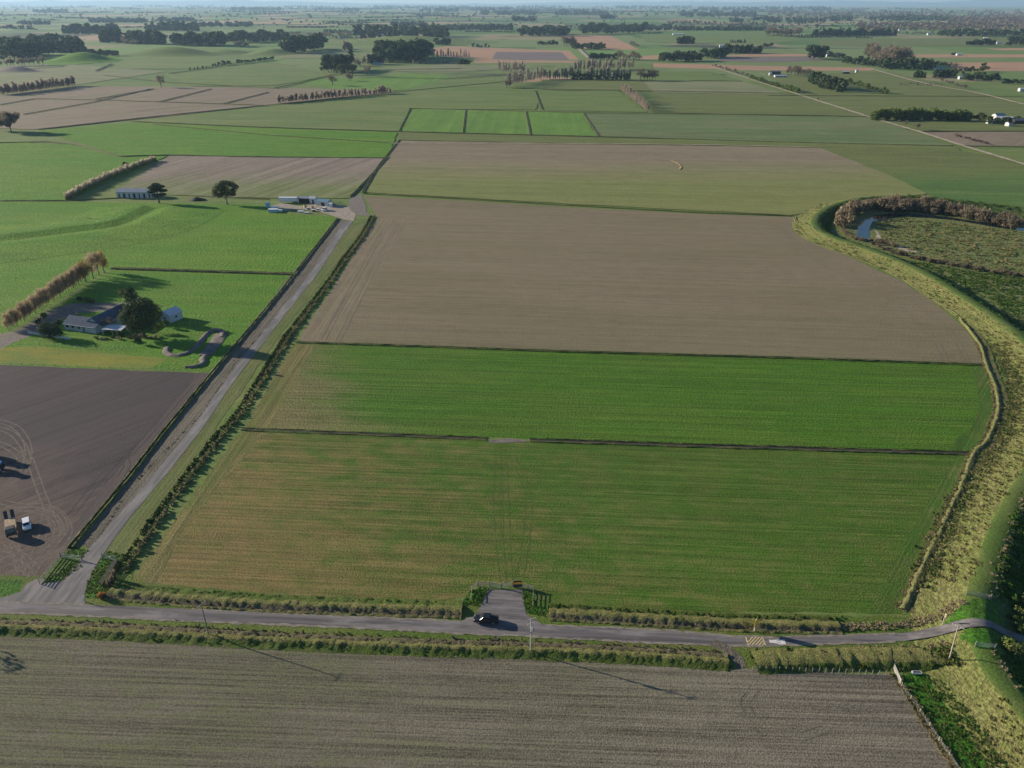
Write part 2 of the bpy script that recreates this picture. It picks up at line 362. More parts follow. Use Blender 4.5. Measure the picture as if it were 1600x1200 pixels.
M['plough'] = field_mat('ploughed_soil', (.062, .051, .054), (.072, .058, .059), (.053, .044, .048), patch=35, ang=A_PL, period=1.3, rowamt=.26, fine=.35, fineamt=.22, bump=.6, bumpd=.10, t3=(.5, .7), stretch=5,
                        grads=[(-72, 165, -92, 130, (.115, .088, .073), 1.2)])
M['plough_h'] = field_mat('ploughed_headland', (.085, .070, .068), (.095, .077, .072), (.070, .060, .060), patch=20, ang=A_LANE, period=1.3, rowamt=.26, fine=.35, fineamt=.22, bump=.6, bumpd=.10)
M['race'] = field_mat('dry_race', (.125, .115, .09), (.15, .13, .10), (.105, .115, .06), patch=8, ang=A_LANE, period=.8, rowamt=.3, fine=.4, fineamt=.45, bump=.8, bumpd=.15)
M['mown'] = field_mat('mown_strip', (.135, .15, .05), (.105, .14, .04), (.17, .16, .075), patch=10, ang=A_LANE, period=.7, rowamt=.2, fine=.5, fineamt=.35, bump=.6, bumpd=.12)
M['crest'] = field_mat('mown_crest', (.075, .125, .026), (.10, .135, .035), (.14, .155, .05), patch=10, fine=.6, fineamt=.35, bump=.5, bumpd=.1, rowamt=.05, ang=A_LANE)
M['slope'] = field_mat('bank_slope', (.145, .165, .048), (.180, .178, .064), (.11, .145, .036), patch=6, fine=.8, fineamt=.5, bump=1, bumpd=.3, rowamt=.1, ang=A_LANE, period=2)
M['bankback'] = field_mat('bank_back', (.06, .11, .03), (.08, .12, .035), (.11, .13, .05), patch=8, fine=.8, fineamt=.45, bump=.9, bumpd=.3, rowamt=.05, ang=A_LANE)
M['berm'] = field_mat('river_flat', (.12, .16, .045), (.15, .168, .06), (.205, .185, .09), patch=14, fine=1.2, fineamt=.5, bump=1, bumpd=.5, rowamt=.05, ang=0, t3=(.5, .7))
M['drybank'] = field_mat('dry_bank', (.185, .175, .07), (.155, .165, .055), (.12, .14, .04), patch=4, fine=.4, fineamt=.4, bump=.8, bumpd=.15, rowamt=.05, ang=0)
M['sand'] = plain('river_sand', (.33, .285, .21), .95, .2, .4)
M['mud'] = plain('ditch_mud', (.04, .034, .026), .8, .3, 1.2, bump=.4)
M['ditchgrass'] = field_mat('ditch_bank_grass', (.09, .105, .035), (.14, .13, .055), (.075, .10, .03), patch=5, fine=.5, fineamt=.5, bump=1, bumpd=.2, rowamt=.05, ang=0)
M['dirt'] = plain('bare_dirt', (.155, .135, .12), .95, .25, .6, bump=.5)
M['gravel'] = plain('yard_gravel', (.27, .235, .19), .95, .25, .4, bump=.4)
M['track'] = plain('track_dust', (.34, .29, .21), .95, .2, .2)
def asphalt(name, a, b, ang):
    m = NT(name); co = m.coord(); rc = m.mapped(co, rz=-ang)
    st = m.noise(m.mapped(rc, (.02, .9, 1)), 1, 3, .6); pt = m.noise(m.mapped(rc, (.06, .3, 1)), 1, 5, .7); fn = m.noise(co, 9, 3, .7)
    c = m.mix(m.step(st, .35, .65), a, b); c = m.mix(m.math('MULTIPLY', m.step(pt, .45, .65), .8), c, tuple(k*1.45 for k in b))
    m.l(m.vmul(c, m.math('ADD', .8, m.math('MULTIPLY', fn, .4))), m.p.inputs['Base Color']); m.p.inputs['Roughness'].default_value = .85; m.bump(fn, .3, .02)
    return m.m
M['road'] = asphalt('road_seal', (.088, .083, .088), (.165, .152, .15), A_ROAD)
M['lane'] = asphalt('lane_seal', (.125, .12, .125), (.175, .165, .16), A_LANE)
M['yellowpaint'] = plain('yellow_paint', (.66, .52, .20), .6, .15, 3, dirt=(.2, .17, .12))
M['whitepaint'] = plain('white_paint_worn', (.62, .60, .57), .6, .12, 2.5, dirt=(.24, .23, .22))
def water_mat():
    m = NT('river_water'); m.p.inputs['Base Color'].default_value = (.006, .014, .022, 1); m.p.inputs['Roughness'].default_value = .06; m.p.inputs['Specular IOR Level'].default_value = .6
    m.bump(m.noise(m.coord(), .8, 3), .12, .05); return m.m
M['water'] = water_mat(); M['shoulder'] = plain('gravel_shoulder', (.20, .18, .145), .95, .3, .8)

# ------------------------------------------------------------------ ground sheet
def disc(R, n=128):
    V = [(0, 0, 0)]; F = []
    rings = [400, 1500, 6000, 20000, R]
    for r in rings: V += [(r*cos(t), r*sin(t), 0) for t in np.arange(n)*2*pi/n]
    F3 = [(0, 1+i, 1+(i+1) % n) for i in range(n)]; F4 = []
    for k in range(len(rings)-1):
        a, b = 1+k*n, 1+(k+1)*n
        F4 += [(a+i, b+i, b+(i+1) % n, a+(i+1) % n) for i in range(n)]
    return V, [np.array(F3), np.array(F4)]
V, Fs = disc(48000); tag(np_mesh('ground', V, Fs, M['far']), kind='structure')
S = sheet
S('ground_pasture', [(-700, 128), (2300, 128), (2300, 300), (1900, 1290), (-300, 1290), (-900, 500)], M['past'], jit=0)

# far fields first
S('field', [(660, 78), (700, 72), (890, 79), (905, 93), (760, 93), (690, 88)], M['peach']); S('field', [(775, 81), (878, 81.5), (890, 94), (768, 92.5)], M['grape'])
S('field', [(740, 93), (900, 95), (912, 98), (740, 98.5)], M['peach']); S('field', [(880, 55), (955, 56), (1000, 78), (900, 76), (888, 64)], M['peach'])
S('field', [(1000, 88), (1028, 86), (1040, 92), (1000, 93)], M['peach']); S('field', [(1020, 99), (1200, 103), (1365, 106), (1365, 110.5), (1180, 110), (1020, 105)], M['peach'])
S('field', [(1130, 87), (1190, 83), (1270, 85), (1275, 88), (1130, 89)], M['peach']); S('field', [(1120, 90), (1275, 88.5), (1290, 95), (1190, 97), (1120, 95)], M['grape'])
S('field', [(1405, 85), (1700, 85), (1800, 90), (1440, 90)], M['peach']); S('field', [(1470, 98), (1700, 97), (1800, 112), (1500, 111)], M['peach'])
S('field', [(1540, 76), (1700, 74), (1700, 79), (1560, 79)], M['peach']); S('field', [(1280, 62), (1600, 58), (1600, 73), (1280, 72)], M['deep'])
S('field', [(1000, 55), (1200, 49), (1260, 62), (1190, 70), (1010, 66)], M['past']); S('field', [(850, 105), (1020, 100), (1020, 115), (850, 118)], M['past'])
S('field', [(405, 80), (545, 82), (560, 90), (440, 92)], M['pale']); S('field', [(560, 86), (610, 80), (680, 82), (600, 92)], M['pale'])
S('field', [(450, 128), (500, 118), (560, 125), (512, 136)], M['bright']); S('field', [(505, 137), (560, 122), (640, 115), (720, 120), (640, 140), (560, 145)], M['bright'])
S('field', [(600, 107), (700, 100), (840, 106), (720, 112), (620, 112)], M['pale']); S('field', [(640, 138), (720, 118), (790, 122), (850, 118), (790, 133), (660, 146)], M['past'])
S('field', [(1000, 128), (1160, 127), (1230, 148), (1020, 145)], M['pale']); S('field', [(1000, 112), (1110, 112), (1160, 127), (1000, 126)], M['past'])
S('field', [(1200, 118), (1390, 112), (1640, 170), (1640, 190), (1350, 180), (1240, 146)], M['deep'])
S('field', [(-100, 105), (100, 100), (260, 112), (120, 133), (-100, 148)], M['pale']); S('field', [(75, 90), (180, 88), (200, 95), (75, 104)], M['lush'])
S('field', [(185, 84), (300, 75), (395, 78), (420, 92), (300, 108), (170, 108), (190, 95)], M['past']); S('field', [(250, 115), (430, 97), (520, 118), (430, 134), (300, 135)], M['past'])
S('field', [(-150, 172), (0, 149), (115, 135), (290, 136), (440, 138), (620, 142), (600, 147), (432, 163), (270, 181), (60, 203), (0, 201), (-150, 205)], M['brownf'])
S('field', [(215, 190), (430, 167), (610, 147), (800, 128), (845, 142), (838, 172), (640, 170)], M['past'])
S('field', [(845, 125), (1000, 124), (1020, 144), (850, 141)], M['deep']); S('field', [(838, 143), (966, 142), (1012, 176), (848, 173)], M['past'])
S('field', [(1020, 146), (1240, 148), (1360, 183), (1200, 180), (1018, 176)], M['deep']); S('field', [(1360, 184), (1420, 175), (1700, 180), (1700, 205), (1440, 206), (1400, 200)], M['deep'])
S('field', [(1440, 207), (1720, 205), (1760, 231), (1510, 228)], M['brownf'])
S('field', [(210, 191), (430, 166), (641, 170), (623, 206), (400, 199)], M['past']); S('field', [(642, 170.5), (910, 177), (932, 213.5), (624, 206)], M['bright'])
S('field', [(914, 178), (1358, 183), (1492, 228), (1200, 222), (936, 214)], M['dull']); S('field', [(210, 192), (400, 200), (622, 207), (608, 247), (265, 243), (190, 245), (60, 204)], M['lush'])
S('field', [(622, 207.5), (936, 215), (1492, 229), (1502, 236), (1280, 231), (900, 225), (624, 219)], M['deep'])
S('field', [(1280, 231), (1502, 236), (1640, 262), (1800, 300), (1800, 345), (1500, 318), (1448, 304), (1380, 270)], M['deep'])
S('field', [(625, 220), (900, 225), (1280, 231), (1380, 270), (1450, 304), (1330, 313), (1242, 337), (900, 320), (700, 308), (570, 301), (590, 262)], M['f6'])
S('field', [(265, 244), (604, 248), (548, 310), (420, 310), (235, 304), (180, 300)], M['f7'])
S('field', [(-300, 222), (0, 222), (110, 226), (190, 246), (262, 244), (180, 280), (105, 313), (-100, 314), (-300, 314)], M['lush'])
S('field', [(-500, 314), (105, 315), (420, 320), (440, 333), (525, 339), (464, 428), (175, 419), (10, 520), (-400, 560)], M['lush'])
S('field', [(175, 421), (462, 430), (332, 582), (0, 569), (-60, 566), (40, 512)], M['house']); S('field', [(-40, 545), (60, 540), (170, 552), (262, 560), (235, 577), (0, 567), (-60, 565)], M['yellow'])
S('driveway', [(-60, 530), (20, 520), (75, 488), (110, 474), (200, 473), (205, 486), (155, 486), (115, 490), (60, 520), (0, 545), (-60, 575)], M['dirt'])
# middle and near fields
S('field', [(567, 306), (700, 313), (900, 325), (1100, 335), (1238, 339), (1246, 352), (1266, 374), (1332, 404), (1402, 436), (1462, 474), (1502, 508), (1526, 538), (1540, 569), (1250, 559), (900, 549), (466, 533), (590, 340)], M['f5'], smooth=False)
S('field_headland', [(592, 341), (640, 344), (522, 536), (466, 533)], M['f5h'])
S('field', [(458, 537), (900, 551), (1250, 561), (1543, 572), (1551, 600), (1560, 640), (1547, 680), (1522, 706), (1100, 693), (760, 683), (384, 668)], M['f4'])
S('field_headland', [(460, 538), (492, 539), (418, 669), (384, 668)], M['f3h']); S('field_headland', [(1523, 573), (1543, 572), (1551, 600), (1560, 640), (1547, 680), (1522, 706), (1478, 704), (1518, 668), (1530, 636)], M['f3r'])
S('field', [(206, 908), (240, 860), (310, 765), (378, 674), (760, 689), (1100, 699), (1520, 712), (1500, 760), (1408, 958), (1100, 956), (870, 944), (838, 934), (835, 917), (737, 914), (734, 932), (640, 938), (420, 928)], M['f3'])
S('field_headland', [(206, 908), (240, 860), (310, 765), (378, 674), (412, 676), (292, 820), (258, 880), (250, 912)], M['f3h']); S('field_headland', [(1500, 711), (1520, 712), (1500, 760), (1408, 958), (1355, 957), (1410, 860), (1465, 760)], M['f3r'])
S('field', [(-400, 562), (0, 570), (332, 584), (112, 852), (66, 903), (38, 903), (-60, 905), (-400, 915)], M['plough']); S('field_headland', [(308, 583), (332, 584), (112, 852), (90, 851)], M['plough_h'])
S('grass_race', [(332, 583), (525, 342), (548, 346), (440, 490), (319, 655), (220, 777), (167, 841), (136, 866), (112, 856)], M['race'])
S('mown_strip', [(548, 350), (582, 342), (560, 370), (440, 520), (330, 680), (235, 811), (186, 886), (150, 870), (167, 841), (220, 777), (319, 655), (440, 490), (545, 346)], M['mown'])
S('verge', [(-300, 905), (60, 900), (120, 852), (215, 872), (206, 908), (420, 928), (640, 938), (734, 936), (838, 936), (1100, 957), (1410, 962), (1490, 952), (1500, 990), (1480, 1056), (1395, 1052), (1170, 1045), (830, 1028), (400, 1010), (0, 992), (-300, 985)], M['verge'])
S('verge_lush', [(64, 912), (118, 876), (134, 881), (98, 908)], M['lushverge']); S('verge_lush', [(96, 868), (112, 856), (138, 861), (130, 872), (118, 874)], M['lushverge'])
S('verge_lush', [(158, 873), (168, 862), (198, 866), (176, 900), (162, 934), (133, 934), (136, 908)], M['lushverge'])
S('verge_lush', [(-200, 906), (38, 906), (26, 930), (-200, 932)], M['lushverge']); S('verge_lush', [(718, 946), (736, 922), (762, 921), (752, 948)], M['lushverge'])
S('verge_lush', [(814, 926), (833, 922), (835, 946), (858, 950), (850, 964), (822, 958)], M['lushverge'])
S('field', [(-700, 985), (0, 993), (160, 1000), (400, 1012), (640, 1023), (830, 1030), (1170, 1046), (1396, 1054), (1495, 1205), (1560, 1310), (-500, 1310)], M['f1'])
S('verge_lush', [(1398, 1056), (1440, 1050), (1480, 1085), (1540, 1150), (1640, 1310), (1562, 1310), (1497, 1205)], M['lushverge'])
S('river_flat', [(1400, 404), (1349, 387), (1312, 376), (1286, 362), (1278, 348), (1284, 336), (1300, 325), (1326, 317), (1360, 311), (1500, 316), (1900, 345), (2100, 700), (1640, 560), (1600, 530), (1545, 487), (1495, 458), (1450, 430)], M['berm'], lift=.02)
S('river_flat', [(1560, 900), (1700, 690), (1900, 690), (1900, 1320), (1700, 1240), (1600, 1090), (1560, 1030)], M['bankback'])
M['tallgrass'] = field_mat('tall_verge_grass', (.15, .165, .05), (.20, .19, .07), (.10, .13, .03), patch=2.2, fine=.32, fineamt=.7, bump=1, bumpd=.3, rowamt=.1, ang=A_ROAD, period=.8, stretch=1.6)
M['stalkgrass'] = field_mat('stalky_verge_grass', (.135, .115, .075), (.165, .15, .075), (.09, .085, .05), patch=1.8, fine=.28, fineamt=.8, bump=1, bumpd=.3, rowamt=.1, ang=A_ROAD, period=.8, stretch=1.2)
M['shadegrass'] = field_mat('green_verge_grass', (.075, .12, .02), (.10, .13, .03), (.14, .145, .045), patch=2, fine=.32, fineamt=.6, bump=1, bumpd=.25, rowamt=.1, ang=A_ROAD, period=.8, stretch=1.5)  # green growth; shade of the banks' near slopes is put into its colour
def vridge(px, prof, mi): sweep('verge_bank', W(px), prof, [M['tallgrass'], M['stalkgrass'], M['shadegrass']], mi, ds=.6, zj=.11, oj=.10, base=layer(960)+.01, presmooth=True)
vridge([(172, 926), (300, 937), (420, 945), (560, 950), (722, 955)], [(-3.3, 0), (-2.2, .12), (-.9, .55), (.3, .85), (.9, .7), (1.5, .12), (2.1, .2), (2.5, .02)], [2, 2, 0, 0, 1, 1, 0])
vridge([(858, 957), (1000, 965), (1160, 974), (1310, 978)], [(-3.0, 0), (-2.2, .5), (-1.6, .05), (-.4, .5), (.6, .85), (1.2, .65), (1.8, .1), (2.3, .2), (2.7, .02)], [2, 2, 0, 0, 0, 1, 1, 0])
vridge([(-70, 977), (160, 985), (400, 998), (640, 1009), (830, 1015), (1000, 1023), (1138, 1033)], [(-2.0, 0), (-1.5, .3), (-1.0, .42), (-.5, .28), (.1, .6), (.8, .85), (1.3, .6), (2.1, .12), (2.9, 0)], [1, 1, 1, 0, 0, 0, 2, 2])
vridge([(1178, 1035), (1260, 1032), (1340, 1030), (1420, 1030), (1486, 1034)], [(-3.2, 0), (-2.4, .7), (-1, .95), (.6, 1.0), (1.8, .85), (2.6, .3), (3.2, 0)], [0, 0, 0, 0, 2, 2])
# roads
def road_between(name, top, bot, mat, n=5, ds=2.0, lift=0.03):
    A = resample(np.array(W(top))[:, :2], ds); B = resample(np.array(W(bot))[:, :2], ds); k = min(len(A), len(B))
    A = resample(np.array(W(top))[:, :2], np.linalg.norm(np.diff(A, axis=0), axis=1).sum()/(k-.5))[:k]; B = resample(np.array(W(bot))[:, :2], np.linalg.norm(np.diff(B, axis=0), axis=1).sum()/(k-.5))[:k]
    global ROADZ
    k = min(len(A), len(B)); A, B = A[:k]+RNG.normal(0, .07, (k, 2)), B[:k]+RNG.normal(0, .07, (k, 2)); z = layer(960); ROADZ = z
    V = np.stack([A+(B-A)*t for t in np.linspace(0, 1, n)], 1).reshape(-1, 2); idx = np.arange(k*n).reshape(k, n)
    F = np.stack([idx[:-1, :-1], idx[1:, :-1], idx[1:, 1:], idx[:-1, 1:]], 2).reshape(-1, 4)[:, ::-1]
    return tag(np_mesh(name, np.c_[V, HT(V[:, 0], V[:, 1])+z+.14*np.clip(HT(V[:, 0], V[:, 1])*3, 0, 1)], [F], mat, smooth=True), kind='structure')
ROAD_TOP = [(-300, 934), (0, 941), (130, 945), (300, 952), (500, 961), (700, 970), (850, 977), (1000, 983), (1100, 990), (1165, 995), (1250, 995), (1400, 990), (1500, 983), (1545, 985), (1600, 993), (1760, 1012)]
ROAD_BOT = [(-300, 950), (0, 958), (130, 963), (300, 971), (500, 979), (700, 989), (850, 996), (1000, 1004), (1100, 1008), (1165, 1010), (1250, 1008), (1400, 1003), (1500, 997), (1545, 996), (1600, 1003), (1760, 1024)]
LANE = [(145, 868), (167, 841), (193, 809), (220, 777), (260, 729), (287, 697), (319, 655), (345, 615), (372, 578), (440, 490), (487, 433), (517, 387), (545, 346)]; LW = [15, 12, 10.5, 10, 9.5, 9, 8, 7.5, 7, 6.6, 6, 5.8, 6]
S('lane', [(-20, 941), (34, 925), (42, 910), (66, 903), (70, 912), (96, 910), (122, 878)]+[(x-w, y) for (x, y), w in zip(LANE, LW)]+[(x+w, y) for (x, y), w in zip(LANE, LW)][::-1]+[(156, 874), (140, 905), (131, 933), (136, 947), (60, 948)], M['lane'], jit=.12)
road_between('road', ROAD_TOP, ROAD_BOT, M['road'])
for E, s in ((ROAD_TOP, 1), (ROAD_BOT, -1)):
    q = [p for p in E if p[0] < 1480]
    for p0 in ([q[:3], q[3:6], q[6:]] if s == 1 else [q]):
        P = np.array(W(p0))[:, :2]
        if len(P) > 1: sweep('road_shoulder', P, [(-.28, 0), (.0, .0), (.28, 0)], M['shoulder'], ds=1.0, oj=.13, base=ROADZ+.004, presmooth=True)
S('gateway_apron', [(763, 922), (816, 922), (822, 960), (850, 978), (850, 982), (720, 976), (720, 971), (745, 960)], M['road'], jit=.05, lift=.012, seg=.4)
strip('grass_track', [(1112, 1004), (1135, 1014), (1150, 1028), (1160, 1044)], 2.2, M['race'], wj=.12)
S('yard', [(470, 322), (490, 318), (545, 322), (560, 330), (552, 346), (532, 342), (500, 331), (470, 327), (440, 329), (425, 322), (440, 317)], M['gravel'], jit=.3)
S('ground_bare', [(545, 305), (566, 305), (572, 330), (580, 338), (556, 336), (545, 325)], M['dirt'], jit=.5); S('ground_bare', [(764, 686), (800, 685.5), (826, 689), (792, 692.5), (766, 690)], M['dirt'], jit=.6)
S('sand_bar', [(1364, 354), (1372, 366), (1380, 374), (1400, 381), (1430, 392), (1450, 398), (1430, 397), (1405, 389), (1385, 381), (1372, 374)], M['sand'], lift=.03)
S('water', [(1364, 346), (1360, 356), (1361, 370), (1354, 378), (1342, 374), (1338, 360), (1342, 348), (1362, 337), (1400, 333), (1480, 339), (1580, 355), (1700, 366), (1700, 371), (1580, 359), (1480, 343), (1410, 338)], M['water'], jit=.4, lift=.04)
# stopbank
V = np.concatenate([np.concatenate([CREST+CNORM*o, np.full((len(CREST), 1), z if z > 0 else .0)], 1)[:, None] for o, z in LPROF], 1)
V[:, 1:-1, 2] += RNG.normal(0, .05, V[:, 1:-1, 2].shape); nL, kL = V.shape[:2]; idx = np.arange(nL*kL).reshape(nL, kL)
F = np.stack([idx[:-1, :-1], idx[:-1, 1:], idx[1:, 1:], idx[1:, :-1]], 2).reshape(-1, 4)
V[:, 0, 2] = V[:, -1, 2] = -.05
tag(np_mesh('stopbank', V.reshape(-1, 3), [F[:, ::-1]], [M['slope'], M['crest'], M['bankback']], np.tile([0, 0, 0, 1, 1, 1, 2, 2, 2], nL-1), smooth=True), kind='structure')
drape('verge_lush', [(1500, 955), (1545, 952), (1562, 975), (1560, 984), (1500, 982), (1470, 984)], M['lushverge'])
drape('verge_lush', [(1500, 1000), (1562, 1000), (1566, 1012), (1548, 1030), (1524, 1030), (1496, 1010)], M['lushverge'])
# ditches: two low banks and a dark floor
def ditch(px, w=1.1, bank=.45, bw=1.0, name='ditch', mats=None, oj=.08, presmooth=False):
    d = hypot(G(*px[len(px)//2])[1], CAM_H); s = max(1, d/1000); h = w/2*s; b = bw*s; z = layer(sum(p[1] for p in px)/len(px))+.02
    prof = [(-h-b, -.04), (-h-b*.55, bank*.85*s), (-h-b*.2, bank*s), (-h, .0), (0, .01), (h, 0.0), (h+b*.2, bank*s), (h+b*.55, bank*.85*s), (h+b, -.04)]
    return sweep(name, W(px), prof, mats or [M['ditchgrass'], M['mud']], [0, 0, 0, 1, 1, 0, 0, 0], ds=max(1.2, d/130), zj=.07*s, oj=oj*s, base=z, presmooth=presmooth)
D1 = [(378, 671), (560, 678), (760, 686)]; D1b = [(828, 688), (1100, 697), (1521, 709)]
D2 = [(463, 535), (900, 550), (1250, 560), (1542, 571)]
D3 = [(567, 303), (700, 310), (900, 322), (1100, 333), (1240, 338)]
D4 = [(1422, 958), (1452, 890), (1508, 770), (1530, 712), (1551, 690), (1568, 640), (1560, 600), (1548, 571), (1536, 537), (1506, 500), (1466, 467), (1404, 430), (1336, 399), (1268, 369), (1248, 350), (1240, 338)]
M['drainedge'] = field_mat('drain_edge_grass', (.075, .115, .025), (.11, .115, .04), (.13, .115, .055), patch=3, fine=.45, fineamt=.6, bump=1, bumpd=.2, rowamt=.05, ang=A_MID)
ME = [M['drainedge'], M['mud']]
ditch(D1, 1.0, .22, .6, mats=ME, oj=.12); ditch(D1b, 1.3, .24, .6, mats=ME, oj=.12); ditch(D2, .6, .30, .6, mats=ME, oj=.12); ditch(D3, .7, .32, .7, mats=ME, oj=.12)
sweep('ditch', W(D4[:10]), [(.6, .1), (1.3, .55), (1.9, .6), (2.4, .1), (2.6, .02)][::-1] and [(-2.2, 0), (-1.7, .40), (-1.2, .45), (-.6, .05), (.7, .02), (1.6, .06)], [M['drybank'], M['ditchgrass']], [0, 0, 0, 1, 1], ds=1.2, zj=.07, oj=.16, base=layer(600)+.02, presmooth=True)
ditch(D4[9:], .7, .3, .7, mats=[M['drybank'], M['ditchgrass']], oj=.2, presmooth=True)
for q in ([(110, 857), (200, 748), (259, 672), (333, 582), (440, 455), (528, 342)],): ditch(q, .5, .45, .8)
for q in ([(205, 190), (400, 199), (622, 206), (935, 214), (1200, 222), (1490, 229)], [(640, 170), (910, 177), (1200, 180), (1360, 183)], [(642, 170), (624, 206)], [(911, 177), (936, 214)], [(728, 172), (724, 208)], [(822, 175), (829, 212)],
          [(60, 203), (270, 180), (430, 164), (610, 145), (800, 127)], [(0, 224), (75, 222), (120, 227), (170, 241), (190, 245), (265, 243), (400, 246), (606, 247.5)], [(625, 219), (590, 262), (567, 302)], [(606, 247), (575, 280), (548, 308)],
          [(240, 195), (420, 212), (608, 224)], [(836, 142), (847, 172)], [(800, 139), (966, 142), (1240, 147)], [(1020, 126), (860, 125)], [(1200, 150), (1640, 152)], [(1440, 206), (1720, 206)], [(1505, 229), (1720, 231)],
          [(160, 118), (270, 130), (430, 139)], [(430, 139), (520, 118), (590, 110), (720, 108)], [(265, 116), (360, 103), (430, 95)], [(37, 180), (150, 160), (235, 140)], [(0, 165), (55, 155), (150, 157), (340, 163), (420, 166)], [(150, 156), (240, 140)], [(250, 160), (330, 140)], [(350, 163), (420, 145)],
          [(1080, 127), (1160, 128)], [(150, 112), (175, 101)], [(-300, 314), (105, 314), (240, 307)], [(300, 306), (420, 312)], [(0, 112), (100, 105)], [(560, 122), (700, 124), (800, 118)]):
    ditch(q, .8, .30, .75)
ditch([(-300, 224), (0, 224)], .9, .4, .9); ditch([(175, 420), (300, 424), (464, 429)], .5, .75, 1.1)
# gravel tracks far off
for q, w in (([(1700, 290), (1600, 258), (1505, 229), (1440, 208), (1360, 184), (1240, 146), (1160, 120), (1112, 105)], 5), ([(1720, 190), (1600, 164), (1530, 147), (1440, 130), (1360, 108)], 6), ([(905, 78), (930, 102)], 10), ([(612, 225), (1000, 226), (1270, 231)], 2)):
    strip('track', q, w, M['track'], wj=.4, ds=6)
# ------------------------------------------------------------------ vegetation
def dbl(c, f): return tuple(min(1, k*f) for k in c)
M['tuss'] = leaf_mat('tussock', [(0.088, 0.119, 0.031), (0.237, 0.237, 0.081), (0.338, 0.312, 0.125), (0.450, 0.388, 0.181)], 0.5, .06)
M['rough'] = leaf_mat('rough_grass_leaf', [(0.084, 0.143, 0.034), (0.151, 0.211, 0.059), (0.286, 0.286, 0.101), (0.454, 0.386, 0.185)], 0.5, .05)
M['greent'] = leaf_mat('green_tuft', [(0.051, 0.123, 0.017), (0.072, 0.174, 0.023), (0.123, 0.217, 0.036), (0.189, 0.232, 0.065)], 0.5, .12)
M['drygr'] = leaf_mat('dry_grass_leaf', [(0.143, 0.150, 0.065), (0.312, 0.273, 0.130), (0.494, 0.403, 0.221), (0.585, 0.481, 0.286)], 0.5, .06)
M['dead'] = leaf_mat('dead_stalks', [(0.105, 0.083, 0.060), (0.195, 0.150, 0.112), (0.285, 0.240, 0.180)], 0.35, .1)
M['hedge'] = leaf_mat('hedge_leaf', [(0.034, 0.063, 0.017), (0.063, 0.109, 0.023), (0.127, 0.172, 0.040), (0.196, 0.207, 0.057)], 0.35, .1)
M['scrub'] = leaf_mat('river_scrub_leaf', [(.10, .095, .065), (.17, .145, .10), (.24, .19, .135), (.22, .20, .12)], .45, .04)
M['willow'] = leaf_mat('willow_twigs', [(.12, .10, .07), (.20, .165, .11), (.27, .215, .135), (.31, .26, .15)], .45, .03)
M['pampas'] = leaf_mat('pampas_plume', [(.13, .12, .05), (.30, .26, .17), (.52, .45, .34), (.66, .58, .46)], .35, .2)
M['orange'] = leaf_mat('rusty_reed', [(.18, .10, .04), (.36, .17, .06), (.45, .25, .09)], .3, .2)
M['pine'] = leaf_mat('dark_conifer_leaf', [(0.022, 0.041, 0.019), (0.038, 0.065, 0.028), (0.065, 0.096, 0.038), (0.109, 0.132, 0.046)], 0.2, .1)
M['gum'] = leaf_mat('olive_leaf', [(.04, .06, .022), (.075, .095, .035), (.12, .135, .05)], .25, .1)
M['brownleaf'] = leaf_mat('brown_twig_crown', [(.12, .10, .075), (.19, .16, .12), (.25, .205, .15)], 0.4, .1)
M['popl'] = leaf_mat('bare_poplar_twigs', [(.21, .185, .155), (.31, .275, .23), (.40, .355, .30)], 0.5, .1)
M['warmtwig'] = leaf_mat('warm_bare_twigs', [(.22, .17, .115), (.32, .255, .17), (.41, .33, .215)], .5, .1)
M['pink'] = leaf_mat('pinkish_twigs', [(.24, .20, .165), (.33, .275, .225), (.40, .335, .275)], 0.5, .1)
M['autumn'] = leaf_mat('yellow_autumn_leaf', [(.19, .14, .06), (.32, .22, .07), (.42, .29, .09)], .3, .15)
M['bark'] = plain('bark', (.10, .08, .065), .95, .3, 3, bump=.5)
M['palebark'] = plain('pale_bark', (.26, .22, .18), .95, .25, 3, bump=.4)
M['farwood'] = leaf_mat('far_wood_leaf', [(0.026, 0.042, 0.026), (0.042, 0.060, 0.031), (0.072, 0.078, 0.042), (0.132, 0.096, 0.066)], .1, .004)
M['farred'] = leaf_mat('far_brown_wood_leaf', [(0.052, 0.065, 0.039), (0.156, 0.111, 0.078), (0.260, 0.163, 0.117)], .1, .004)

def unit(n):
    v = RNG.normal(size=(n, 3)); return v/np.linalg.norm(v, axis=1)[:, None]
def quads(P, Nn, w, l=None, up=None):
    """one quad per point, facing Nn; l: length along axis `up` (random roll if None)"""
    n = len(P); l = w if l is None else l
    a = unit(n) if up is None else up
    U = a-(a*Nn).sum(1)[:, None]*Nn; U /= np.linalg.norm(U, axis=1)[:, None]+1e-9; Wv = np.cross(Nn, U)
    w = np.broadcast_to(w, n)[:, None]/2; l = np.broadcast_to(l, n)[:, None]/2
    V = np.stack([P-U*l-Wv*w, P-U*l+Wv*w, P+U*l+Wv*w*.7, P+U*l-Wv*w*.7], 1).reshape(-1, 3)
    return V, np.arange(4*n).reshape(n, 4)
def leaves(clumps, n, size, core=.3, squash=1.0):
    C = np.array([c[:3] for c in clumps], float); R = np.array([c[3:6] for c in clumps], float)
    w = R.prod(1)**(2/3); i = RNG.choice(len(C), n, p=w/w.sum()); d = unit(n)
    r = np.where(RNG.random(n) < core, RNG.uniform(.2, .8, n), RNG.uniform(.78, 1.12, n))
    P = C[i]+d*R[i]*r[:, None]; Nn = d+unit(n)*.75; Nn /= np.linalg.norm(Nn, axis=1)[:, None]
    V, F = quads(P, Nn, size*RNG.uniform(.55, 1.35, n)*squash, size*RNG.uniform(.55, 1.35, n))
    ct = RNG.normal(0, .10, len(C)); t = np.repeat(.5+ct[i]+RNG.normal(0, .13, n), 4)
    return V, F, t
